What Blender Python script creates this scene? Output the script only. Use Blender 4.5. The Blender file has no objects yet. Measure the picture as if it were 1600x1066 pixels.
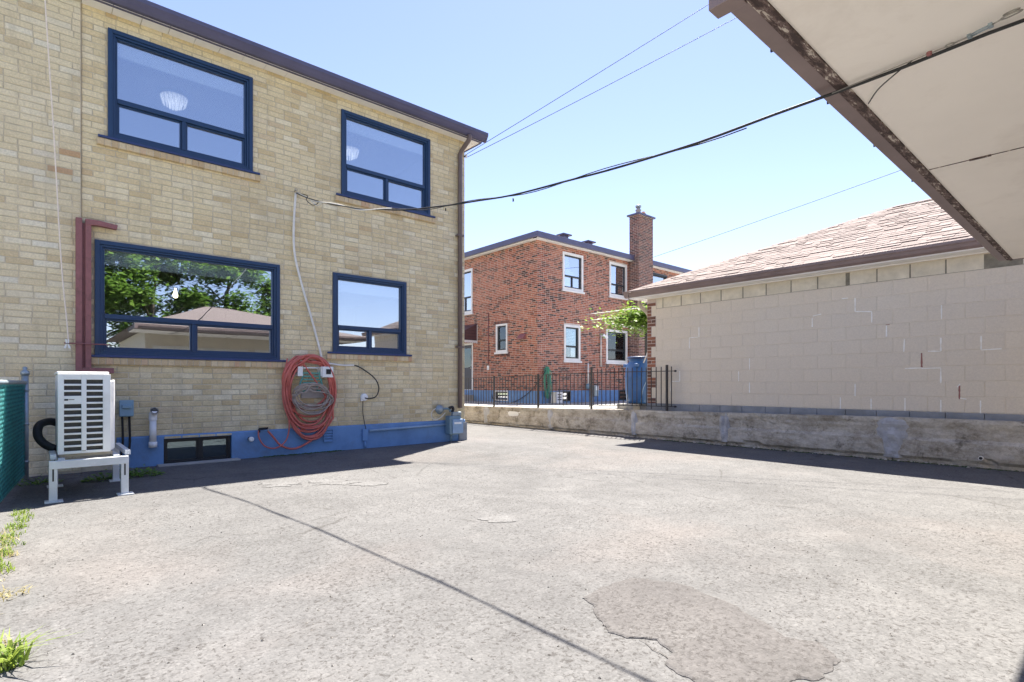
import bpy, math, random
from mathutils import Vector, Matrix, noise
random.seed(7)
R = math.radians
scene = bpy.context.scene
col = scene.collection

# ------------------------------------------------------------------ camera, sky, sun, exposure
CAM_H = 1.07
cam = bpy.data.objects.new('camera', bpy.data.cameras.new('camera'))
col.objects.link(cam)
cam.location = (0, 0, CAM_H)
A, B = .660, .751                      # view direction: x right along the house front, y towards it
cam.rotation_euler = (R(90), 0, -math.atan2(A, B))
cam.data.sensor_width = 36
cam.data.lens = 36 * 850 / 1600
cam.data.shift_y = 67 / 1600
cam.data.clip_start = .05
cam.data.clip_end = 2000
scene.camera = cam

SUN = Vector((.46, .29, 1)).normalized()
world = bpy.data.worlds.new('World'); scene.world = world; world.use_nodes = True
wn = world.node_tree.nodes; wl_ = world.node_tree.links
bg = wn['Background']
sky = wn.new('ShaderNodeTexSky'); sky.sky_type = 'NISHITA'; sky.sun_disc = False
sky.sun_elevation = math.asin(SUN.z); sky.sun_rotation = math.atan2(SUN.x, SUN.y)
sky.altitude = 100; sky.air_density = 1.0; sky.dust_density = .15; sky.ozone_density = 3.2
tint = wn.new('ShaderNodeMix'); tint.data_type = 'RGBA'; tint.blend_type = 'MULTIPLY'; tint.inputs[0].default_value = 1; tint.inputs[7].default_value = (1.10, .905, .94, 1)
wl_.new(sky.outputs[0], tint.inputs[6]); wl_.new(tint.outputs[2], bg.inputs[0]); bg.inputs[1].default_value = .08
sl = bpy.data.lights.new('sun', 'SUN'); sl.energy = 5.0; sl.angle = R(.6); sl.color = (1, .94, .84)
so = bpy.data.objects.new('sun', sl); col.objects.link(so); so.location = (6, 4, 20)
so.rotation_euler = SUN.to_track_quat('Z', 'Y').to_euler()
scene.view_settings.view_transform = 'Standard'; scene.view_settings.look = 'None'
scene.view_settings.exposure = 1.86; scene.view_settings.gamma = 1
scene.view_settings.use_curve_mapping = False
scene.cycles.max_bounces = 8; scene.cycles.diffuse_bounces = 4; scene.cycles.transparent_max_bounces = 12
scene.cycles.use_denoising = True

# ------------------------------------------------------------------ where things stand (pixels of the photograph -> points on known planes)
def dirs(px):
    t = (px - 800) / 850
    return A + B * t, B - A * t
FY, GX, WX, RX, RY = 8.41, 9.25, 9.05, 13.55, 14.04   # house front, garage wall, retaining wall, red house faces
def on_y(px, py, y):
    u, v = dirs(px); D = y / v
    return Vector((u * D, y, CAM_H + (600 - py) / 850 * D))
def on_x(px, py, x):
    u, v = dirs(px); D = x / u
    return Vector((x, v * D, CAM_H + (600 - py) / 850 * D))
def fw(px, py, off=0.): return on_y(px, py, FY - off)
def on_z(px, py, z=0.):
    u, v = dirs(px); D = (CAM_H - z) * 850 / (py - 600)
    return Vector((u * D, v * D, z))
def at_depth(px, py, D):
    u, v = dirs(px)
    return Vector((u * D, v * D, CAM_H + (600 - py) / 850 * D))
def project(p):
    D = A * p[0] + B * p[1]
    if D < .2: return None
    return 800 + 850 * (B * p[0] - A * p[1]) / D, 600 - 850 * (p[2] - CAM_H) / D, D

# ------------------------------------------------------------------ materials
def new_mat(name):
    m = bpy.data.materials.new(name); m.use_nodes = True
    n = m.node_tree.nodes
    return m, n, m.node_tree.links, n['Principled BSDF']
def ramp(n, stops):
    r = n.new('ShaderNodeValToRGB'); e = r.color_ramp.elements
    while len(e) < len(stops): e.new(.5)
    for k, (p, c) in enumerate(stops):
        e[k].position = p; e[k].color = c if len(c) == 4 else (*c, 1)
    return r
def noise_tex(n, l, vec, scale, detail=4, rough=.6, dist=0.):
    t = n.new('ShaderNodeTexNoise'); t.inputs['Scale'].default_value = scale
    t.inputs['Detail'].default_value = detail; t.inputs['Roughness'].default_value = rough
    t.inputs['Distortion'].default_value = dist
    l.new(vec, t.inputs['Vector']); return t
def mixc(n, l, fac, a, b, mode='MIX'):
    x = n.new('ShaderNodeMix'); x.data_type = 'RGBA'; x.blend_type = mode
    for s, v in ((0, fac), (6, a), (7, b)):
        if isinstance(v, (int, float)): x.inputs[s].default_value = v
        elif isinstance(v, tuple): x.inputs[s].default_value = v if len(v) == 4 else (*v, 1)
        else: l.new(v, x.inputs[s])
    return x.outputs[2]
def math_n(n, l, op, a, b=0.):
    x = n.new('ShaderNodeMath'); x.operation = op
    for s, v in ((0, a), (1, b)):
        if isinstance(v, (int, float)): x.inputs[s].default_value = v
        else: l.new(v, x.inputs[s])
    return x.outputs[0]
def world_pos(n):
    return n.new('ShaderNodeNewGeometry').outputs['Position']
def piece_random(n, l):
    """one number per loose piece or per object"""
    g = n.new('ShaderNodeNewGeometry'); o = n.new('ShaderNodeObjectInfo')
    return math_n(n, l, 'FRACT', math_n(n, l, 'ADD', g.outputs['Random Per Island'], o.outputs['Random']))
def bump(n, l, h, bsdf, strength=.3, dist=.01):
    b = n.new('ShaderNodeBump'); b.inputs['Strength'].default_value = strength; b.inputs['Distance'].default_value = dist
    l.new(h, b.inputs['Height']); l.new(b.outputs[0], bsdf.inputs['Normal'])
def plain(name, c, rough=.5, var=.12, scale=6., metal=0., bumps=0., bscale=80., spec=.5, dirt=None, dirt_amt=.5, dscale=3.):
    m, n, l, b = new_mat(name)
    p = world_pos(n)
    t = noise_tex(n, l, p, scale, 5, .65)
    dark = tuple(max(0, v * (1 - var)) for v in c); light = tuple(min(1, v * (1 + var)) for v in c)
    out = ramp(n, [(.3, dark), (.7, light)]); l.new(t.outputs['Fac'], out.inputs[0]); out = out.outputs[0]
    if dirt:
        t2 = noise_tex(n, l, p, dscale, 6, .7, .4)
        r2 = ramp(n, [(.5, (0, 0, 0)), (.72, (dirt_amt,) * 3)]); l.new(t2.outputs['Fac'], r2.inputs[0])
        out = mixc(n, l, r2.outputs[0], out, dirt)
    l.new(out, b.inputs['Base Color'])
    b.inputs['Roughness'].default_value = rough; b.inputs['Metallic'].default_value = metal
    b.inputs['Specular IOR Level'].default_value = spec
    if bumps:
        t3 = noise_tex(n, l, p, bscale, 4, .6); bump(n, l, t3.outputs['Fac'], b, bumps, .004)
    return m
def brick_mat(name, stops, fine=.25, stain=(.3, .26, .2), stain_amt=.35, stain_scale=1.3, bumps=.35, streak=0):
    m, n, l, b = new_mat(name); p = world_pos(n)
    rnd = piece_random(n, l)
    r = ramp(n, stops); l.new(rnd, r.inputs[0]); c = r.outputs[0]
    f = noise_tex(n, l, p, 55, 6, .75)
    fr = ramp(n, [(.25, (1 - fine,) * 3), (.75, (1 + fine * .6,) * 3)]); l.new(f.outputs['Fac'], fr.inputs[0])
    c = mixc(n, l, 1., c, fr.outputs[0], 'MULTIPLY')
    s = noise_tex(n, l, p, stain_scale, 7, .68, .5)
    sr = ramp(n, [(.48, (0, 0, 0)), (.75, (stain_amt,) * 3)]); l.new(s.outputs['Fac'], sr.inputs[0])
    c = mixc(n, l, sr.outputs[0], c, stain)
    if streak:
        mp = n.new('ShaderNodeMapping'); mp.inputs['Scale'].default_value = (3.2, 3.2, .45); l.new(p, mp.inputs['Vector'])
        t = noise_tex(n, l, mp.outputs[0], 1.6, 6, .7, .3); tr = ramp(n, [(.52, (0, 0, 0)), (.74, (streak,) * 3)]); l.new(t.outputs['Fac'], tr.inputs[0])
        c = mixc(n, l, tr.outputs[0], c, (.30, .255, .18))
        sx = n.new('ShaderNodeSeparateXYZ'); l.new(p, sx.inputs[0])
        zr = n.new('ShaderNodeMapRange'); zr.inputs['From Min'].default_value = 1.7; zr.inputs['From Max'].default_value = .35; l.new(sx.outputs['Z'], zr.inputs['Value'])
        t2 = noise_tex(n, l, p, 2.3, 7, .72, .5); t2r = ramp(n, [(.42, (0, 0, 0)), (.68, (.55,) * 3)]); l.new(t2.outputs['Fac'], t2r.inputs[0])
        c = mixc(n, l, math_n(n, l, 'MULTIPLY', zr.outputs[0], t2r.outputs[0]), c, (.33, .255, .14))
    l.new(c, b.inputs['Base Color']); b.inputs['Roughness'].default_value = .9; b.inputs['Specular IOR Level'].default_value = .25
    h = noise_tex(n, l, p, 130, 5, .7); bump(n, l, h.outputs['Fac'], b, bumps, .004)
    return m

M = {}
M['yellow_brick'] = brick_mat('yellow_brick', [(0, (.62, .485, .275)), (.12, (.71, .58, .35)), (.45, (.755, .635, .395)), (.8, (.785, .67, .44)), (.95, (.83, .74, .53)), (1, (.62, .465, .27))],
                              fine=.3, stain=(.45, .365, .235), stain_amt=.45, streak=.4)
M['yellow_mortar'] = plain('yellow_mortar', (.53, .455, .33), .95, .2, 9, bumps=.4, dirt=(.36, .31, .23), dirt_amt=.6)
M['red_brick'] = brick_mat('red_brick', [(0, (.045, .03, .03)), (.16, (.10, .05, .042)), (.3, (.22, .075, .05)), (.55, (.35, .115, .07)), (.8, (.43, .165, .10)), (1, (.30, .11, .075))],
                           fine=.25, stain=(.48, .235, .16), stain_amt=.5, stain_scale=.55)
M['red_mortar'] = plain('red_mortar', (.55, .45, .39), .95, .15, 8)
M['quoin_brick'] = brick_mat('quoin_brick', [(0, (.13, .075, .06)), (.5, (.22, .10, .07)), (.8, (.36, .15, .09)), (1, (.16, .09, .07))], stain_amt=.2)
M['sill_brick'] = brick_mat('sill_brick', [(0, (.52, .38, .22)), (.4, (.62, .47, .28)), (.8, (.70, .57, .37)), (1, (.58, .36, .22))], stain_amt=.35)
M['chimney_brick'] = brick_mat('chimney_brick', [(0, (.06, .045, .05)), (.3, (.13, .075, .07)), (.7, (.24, .11, .085)), (1, (.17, .09, .08))], stain_amt=.2)

def block_mat():
    m, n, l, b = new_mat('painted_block'); p = world_pos(n)
    rnd = piece_random(n, l)
    r = ramp(n, [(0, (.69, .605, .495)), (.5, (.705, .62, .505)), (1, (.72, .635, .52))]); l.new(rnd, r.inputs[0])
    big = noise_tex(n, l, p, .7, 5, .6, .3)
    br = ramp(n, [(.35, (.70, .625, .52)), (.65, (.73, .625, .485))]); l.new(big.outputs['Fac'], br.inputs[0])
    c = mixc(n, l, .5, r.outputs[0], br.outputs[0])
    f = noise_tex(n, l, p, 45, 6, .75); fr = ramp(n, [(.25, (.86,) * 3), (.75, (1.07,) * 3)]); l.new(f.outputs['Fac'], fr.inputs[0])
    c = mixc(n, l, 1., c, fr.outputs[0], 'MULTIPLY')
    l.new(c, b.inputs['Base Color']); b.inputs['Roughness'].default_value = .8; b.inputs['Specular IOR Level'].default_value = .3
    h = noise_tex(n, l, p, 90, 5, .75); bump(n, l, h.outputs['Fac'], b, .45, .005)
    return m
M['block'] = block_mat()
M['bare_block'] = plain('bare_block', (.67, .605, .48), .95, .15, 5, bumps=.5, dirt=(.45, .40, .30), dirt_amt=.5, dscale=2.5)
M['block_joint'] = plain('block_joint', (.70, .615, .50), .9, .08, 12)
M['white_mortar'] = plain('white_mortar', (.86, .83, .77), .9, .08, 15, bumps=.4)
M['red_mortar_smear'] = plain('red_mortar_smear', (.30, .13, .11), .9, .2, 15)
M['footing'] = plain('footing_paint', (.24, .255, .28), .85, .2, 4, bumps=.4, dirt=(.17, .17, .16), dirt_amt=.6)
M['shade_blue_paint'] = plain('shade_blue_grey_paint', (.14, .27, .50), .75, .14, 3, bumps=.35, bscale=40, dirt=(.13, .16, .21), dirt_amt=.55, dscale=2.2)  # grey foundation colour with the blue of the shade put into it
M['navy'] = plain('navy_frame', (.012, .040, .105), .35, .08, 4)
M['navy_cap'] = plain('navy_sill_cap', (.025, .045, .14), .4, .1, 4)
M['black_frame'] = plain('black_frame', (.012, .015, .02), .4, .1, 4)
M['white_trim'] = plain('white_trim', (.74, .73, .72), .5, .05, 5, dirt=(.5, .47, .44), dirt_amt=.35)
M['grey_trim'] = plain('grey_trim', (.40, .37, .35), .5, .06, 5)
M['soffit_white'] = plain('soffit_white', (.88, .86, .84), .5, .04, 5)
M['gutter_slate'] = plain('gutter_slate', (.088, .085, .15), .3, .12, 3)
M['brown_metal'] = plain('brown_metal', (.22, .16, .15), .4, .14, 3)
M['downspout_brown'] = plain('downspout_brown', (.145, .105, .098), .4, .12, 4)
M['tan_metal'] = plain('tan_metal', (.42, .36, .28), .45, .12, 4)
M['room'] = plain('room_paint', (.78, .77, .75), .8, .04, 2)
M['room_floor'] = plain('room_floor', (.22, .15, .09), .5, .2, 5)
M['blind'] = plain('roller_blind', (.90, .91, .90), .7, .03, 5)
M['aqua_blind'] = plain('aqua_blind', (.42, .66, .62), .6, .05, 5)
M['pale_blind'] = plain('pale_blind', (.62, .70, .72), .6, .05, 5)
M['white_plastic'] = plain('white_plastic', (.80, .80, .79), .4, .04, 4, dirt=(.6, .58, .52), dirt_amt=.3)
M['off_white'] = plain('off_white_enamel', (.83, .82, .78), .4, .04, 3, dirt=(.62, .59, .52), dirt_amt=.4, dscale=5)
M['stand_steel'] = plain('white_steel', (.66, .68, .70), .4, .08, 6, dirt=(.45, .44, .42), dirt_amt=.4)
M['dark_coil'] = plain('dark_coil', (.055, .05, .042), .6, .25, 40)
M['rubber'] = plain('black_rubber', (.012, .012, .014), .6, .2, 20)
M['grey_box'] = plain('blue_grey_enamel', (.20, .33, .42), .4, .08, 5)
M['meter_grey'] = plain('meter_grey', (.16, .25, .31), .45, .1, 8, dirt=(.10, .13, .15), dirt_amt=.5)
M['pipe_grey'] = plain('pipe_blue_grey', (.24, .36, .52), .5, .12, 6)
M['rust_red'] = plain('rust_red_paint', (.27, .105, .105), .6, .15, 9, bumps=.3, dirt=(.12, .055, .045), dirt_amt=.8, dscale=9)
M['rope'] = plain('rope', (.80, .70, .60), .9, .1, 40)
M['red_hose'] = plain('red_hose', (.56, .14, .11), .5, .2, 7, dirt=(.30, .10, .09), dirt_amt=.5)
M['cord_grey'] = plain('grey_cord', (.36, .30, .26), .6, .25, 10)
M['teal'] = plain('teal_enamel', (.09, .30, .26), .45, .15, 8)
M['green_hose'] = plain('green_hose', (.05, .26, .17), .5, .2, 7)
M['fence_green'] = plain('fence_green', (.07, .36, .36), .5, .2, 8)
M['fence_screen'] = plain('fence_screen', (.004, .038, .045), .85, .3, 6)
M['galvanised'] = plain('galvanised_steel', (.30, .36, .40), .45, .12, 6, metal=.5)
M['iron'] = plain('wrought_iron', (.022, .022, .028), .55, .25, 12)
M['barrel_blue'] = plain('barrel_blue', (.032, .125, .33), .38, .12, 3, dirt=(.12, .2, .36), dirt_amt=.4)
M['cable_black'] = plain('cable_black', (.02, .02, .022), .6, .2, 10)
M['cable_white'] = plain('cable_white', (.74, .72, .68), .6, .1, 10)
M['steel'] = plain('steel', (.32, .30, .27), .4, .2, 20, metal=.7)
M['cap_concrete'] = plain('cap_concrete', (.36, .33, .32), .9, .15, 6)
M['canopy_soffit'] = plain('canopy_soffit', (.93, .86, .78), .75, .03, 1.2, bumps=.15, bscale=30, dirt=(.78, .70, .62), dirt_amt=.7, dscale=1.6)
M['garage_wall'] = plain('beige_stucco', (.55, .48, .38), .9, .1, 4, bumps=.3)
M['garage_door'] = plain('garage_door_paint', (.62, .60, .56), .5, .05, 3)
M['awning_brown'] = plain('awning_brown', (.10, .05, .055), .5, .12, 5)
M['door_dark'] = plain('dark_door', (.03, .03, .045), .4, .1, 4)
M['bark'] = plain('bark', (.09, .065, .045), .95, .3, 12, bumps=.6, bscale=25)
M['house_wall_far'] = plain('house_wall_far', (.5, .42, .3), .9, .1, 2)
M['leaf_litter'] = plain('leaf_litter', (.16, .12, .08), .9, .4, 30)

def chipped_mat():
    m, n, l, b = new_mat('chipped_brown_paint'); p = world_pos(n)
    mp = n.new('ShaderNodeMapping'); mp.inputs['Scale'].default_value = (1, 3.2, 3.2); l.new(p, mp.inputs['Vector'])
    t = noise_tex(n, l, mp.outputs[0], 9, 8, .72, .2)
    r = ramp(n, [(.46, (.055, .035, .032)), (.5, (.13, .085, .075)), (.56, (.16, .11, .10)), (.585, (.52, .45, .38)), (.66, (.60, .53, .46))]); l.new(t.outputs['Fac'], r.inputs[0])
    l.new(r.outputs[0], b.inputs['Base Color']); b.inputs['Roughness'].default_value = .8
    bump(n, l, t.outputs['Fac'], b, .5, .004)
    return m
M['chipped'] = chipped_mat()

def glass_mat(name, refl, tint):
    m = bpy.data.materials.new(name); m.use_nodes = True
    n = m.node_tree.nodes; l = m.node_tree.links; n.remove(n['Principled BSDF'])
    tr = n.new('ShaderNodeBsdfTransparent'); tr.inputs[0].default_value = (.94, .97, .98, 1)
    gl = n.new('ShaderNodeBsdfGlossy'); gl.inputs['Roughness'].default_value = .0; gl.inputs[0].default_value = (*tint, 1)
    lw = n.new('ShaderNodeLayerWeight'); lw.inputs[0].default_value = .25
    f = n.new('ShaderNodeMapRange'); f.inputs['To Min'].default_value = refl; f.inputs['To Max'].default_value = 1
    l.new(lw.outputs['Fresnel'], f.inputs['Value'])
    g = n.new('ShaderNodeNewGeometry'); t = noise_tex(n, l, g.outputs['Position'], 1.4, 1, .4)
    bp = n.new('ShaderNodeBump'); bp.inputs['Strength'].default_value = .03; bp.inputs['Distance'].default_value = .05
    l.new(t.outputs['Fac'], bp.inputs['Height']); l.new(bp.outputs[0], gl.inputs['Normal'])
    x = n.new('ShaderNodeMixShader'); l.new(f.outputs[0], x.inputs[0]); l.new(tr.outputs[0], x.inputs[1]); l.new(gl.outputs[0], x.inputs[2])
    l.new(x.outputs[0], n['Material Output'].inputs['Surface'])
    return m
M['glass'] = glass_mat('window_glass', .40, (.88, .94, 1.0))
M['pale_glass'] = glass_mat('pale_window_glass', .72, (.95, .97, 1.0))
M['clear_glass'] = glass_mat('clear_window_glass', .10, (.8, .92, 1.0))
M['dark_glass'] = glass_mat('dark_window_glass', .12, (.7, .9, 1.0))

def bulb_mat():
    m, n, l, b = new_mat('lit_bulb'); b.inputs['Emission Color'].default_value = (1, .85, .6, 1); b.inputs['Emission Strength'].default_value = 3
    return m
M['bulb'] = bulb_mat()
def crystal_mat():
    m, n, l, b = new_mat('crystal'); b.inputs['Base Color'].default_value = (.85, .88, .9, 1); b.inputs['Roughness'].default_value = .08
    b.inputs['Emission Color'].default_value = (1, .95, .88, 1); b.inputs['Emission Strength'].default_value = .16
    return m
M['crystal'] = crystal_mat()

def asphalt_mat(name, lo, hi, tint, patchy=True):
    m, n, l, b = new_mat(name); p = world_pos(n)
    big = noise_tex(n, l, p, .55, 6, .62, .6)
    r = ramp(n, [(.3, lo), (.7, hi)]); l.new(big.outputs['Fac'], r.inputs[0]); c = r.outputs[0]
    if patchy:
        t2 = noise_tex(n, l, p, .33, 4, .6, .3); r2 = ramp(n, [(.50, (0, 0, 0)), (.66, (.7,) * 3)]); l.new(t2.outputs['Fac'], r2.inputs[0])
        c = mixc(n, l, r2.outputs[0], c, tint)
    med = noise_tex(n, l, p, 5, 8, .72, .4); mr = ramp(n, [(.28, (.84,) * 3), (.72, (1.12,) * 3)]); l.new(med.outputs['Fac'], mr.inputs[0])
    c = mixc(n, l, 1., c, mr.outputs[0], 'MULTIPLY')
    v = n.new('ShaderNodeTexVoronoi'); v.inputs['Scale'].default_value = 85; l.new(p, v.inputs['Vector'])
    sep = n.new('ShaderNodeSeparateColor'); l.new(v.outputs['Color'], sep.inputs[0])
    vr = ramp(n, [(0, (.80,) * 3), (.3, (.95,) * 3), (.75, (1.01,) * 3), (1, (1.16,) * 3)]); l.new(sep.outputs[0], vr.inputs[0])
    c = mixc(n, l, 1., c, vr.outputs[0], 'MULTIPLY')
    wv = noise_tex(n, l, p, 1.3, 6, .7); wm = mixc(n, l, .16, p, wv.outputs['Color'])
    ve = n.new('ShaderNodeTexVoronoi'); ve.feature = 'DISTANCE_TO_EDGE'; ve.inputs['Scale'].default_value = .75; l.new(wm, ve.inputs['Vector'])
    er = ramp(n, [(0, (.85,) * 3), (.006, (.25,) * 3), (.014, (0, 0, 0))]); l.new(ve.outputs['Distance'], er.inputs[0])
    msk = noise_tex(n, l, p, .8, 4, .7); mk = ramp(n, [(.5, (0, 0, 0)), (.62, (.8,) * 3)]); l.new(msk.outputs['Fac'], mk.inputs[0])
    fis = math_n(n, l, 'MULTIPLY', er.outputs[0], mk.outputs[0])
    c = mixc(n, l, fis, c, (.05, .046, .043))
    st = noise_tex(n, l, p, 1.7, 5, .65, .8); sr_ = ramp(n, [(.55, (0, 0, 0)), (.75, (.35,) * 3)]); l.new(st.outputs['Fac'], sr_.inputs[0])
    c = mixc(n, l, sr_.outputs[0], c, (.21, .205, .2))
    # open pits between the stones
    pit = noise_tex(n, l, p, 38, 5, .8, .6); where = noise_tex(n, l, p, 1.1, 4, .6)
    pm = math_n(n, l, 'MULTIPLY', where.outputs['Fac'], .16)
    pv = math_n(n, l, 'ADD', math_n(n, l, 'SUBTRACT', pit.outputs['Fac'], .08), pm)
    pr = ramp(n, [(.54, (0, 0, 0)), (.61, (.75,) * 3)]); l.new(pv, pr.inputs[0])
    c = mixc(n, l, pr.outputs[0], c, (.055, .05, .047))
    l.new(c, b.inputs['Base Color']); b.inputs['Roughness'].default_value = .92; b.inputs['Specular IOR Level'].default_value = .2
    h = math_n(n, l, 'SUBTRACT', math_n(n, l, 'MULTIPLY', v.outputs['Distance'], -1.0), math_n(n, l, 'MULTIPLY', pr.outputs[0], 1.0))
    bump(n, l, h, b, .38, .005)
    return m
M['asphalt'] = asphalt_mat('worn_asphalt', (.108, .106, .105), (.156, .153, .151), (.170, .154, .146))
M['asphalt_patch'] = asphalt_mat('patch_asphalt', (.092, .087, .085), (.126, .119, .116), (.120, .111, .107))
M['crack'] = plain('crack_dirt', (.075, .068, .062), .95, .4, 20)
M['concrete'] = plain('pale_concrete', (.36, .35, .33), .9, .15, 2, bumps=.4, dirt=(.24, .23, .21), dirt_amt=.6)
M['ground'] = plain('ground_soil', (.14, .15, .09), .95, .3, .3)

def wall_concrete_mat():
    m, n, l, b = new_mat('weathered_concrete'); p = world_pos(n)
    mp = n.new('ShaderNodeMapping'); mp.inputs['Scale'].default_value = (1, 1.0, 1.7); l.new(p, mp.inputs['Vector'])
    t = noise_tex(n, l, mp.outputs[0], 2.4, 9, .78, .1)
    r = ramp(n, [(.28, (.17, .145, .115)), (.42, (.36, .32, .265)), (.55, (.53, .485, .42)), (.7, (.66, .62, .56))]); l.new(t.outputs['Fac'], r.inputs[0])
    t2 = noise_tex(n, l, p, 3.2, 8, .8, .1); r2 = ramp(n, [(.54, (0, 0, 0)), (.66, (.85,) * 3)]); l.new(t2.outputs['Fac'], r2.inputs[0])
    c = mixc(n, l, r2.outputs[0], r.outputs[0], (.10, .085, .062))
    t3 = noise_tex(n, l, p, 30, 6, .8); r3 = ramp(n, [(.25, (.7,) * 3), (.75, (1.15,) * 3)]); l.new(t3.outputs['Fac'], r3.inputs[0])
    c = mixc(n, l, 1., c, r3.outputs[0], 'MULTIPLY')
    l.new(c, b.inputs['Base Color']); b.inputs['Roughness'].default_value = .95; b.inputs['Specular IOR Level'].default_value = .2
    bump(n, l, t3.outputs['Fac'], b, .6, .012)
    return m
M['wall_concrete'] = wall_concrete_mat()
M['shingle'] = brick_mat('asphalt_shingle', [(0, (.178, .138, .126)), (.3, (.203, .160, .147)), (.7, (.225, .180, .166)), (1, (.247, .202, .187))], fine=.3, stain=(.21, .17, .16), stain_amt=.4)
M['roof_dark'] = plain('roof_felt', (.12, .10, .095), .95, .2, 6)

def leaf_mat(name, a, b_):
    m, n, l, b = new_mat(name)
    r = ramp(n, [(0, a), (1, b_)]); l.new(piece_random(n, l), r.inputs[0]); l.new(r.outputs[0], b.inputs['Base Color'])
    b.inputs['Roughness'].default_value = .55
    t = n.new('ShaderNodeBsdfTranslucent'); l.new(r.outputs[0], t.inputs[0])
    x = n.new('ShaderNodeMixShader'); x.inputs[0].default_value = .45
    l.new(b.outputs[0], x.inputs[1]); l.new(t.outputs[0], x.inputs[2]); l.new(x.outputs[0], n['Material Output'].inputs['Surface'])
    return m
M['grass'] = leaf_mat('grass_blades', (.13, .21, .03), (.30, .38, .07))
M['dry_grass'] = leaf_mat('dry_grass', (.35, .30, .14), (.48, .42, .22))
M['weed'] = leaf_mat('weed_leaves', (.10, .22, .03), (.22, .36, .07))
M['vine'] = leaf_mat('vine_leaves', (.11, .21, .03), (.28, .40, .07))
M['tree_leaf'] = leaf_mat('tree_leaves', (.075, .16, .02), (.18, .29, .05))
M['moss'] = plain('moss', (.05, .08, .025), .95, .4, 20, bumps=.8)

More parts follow.
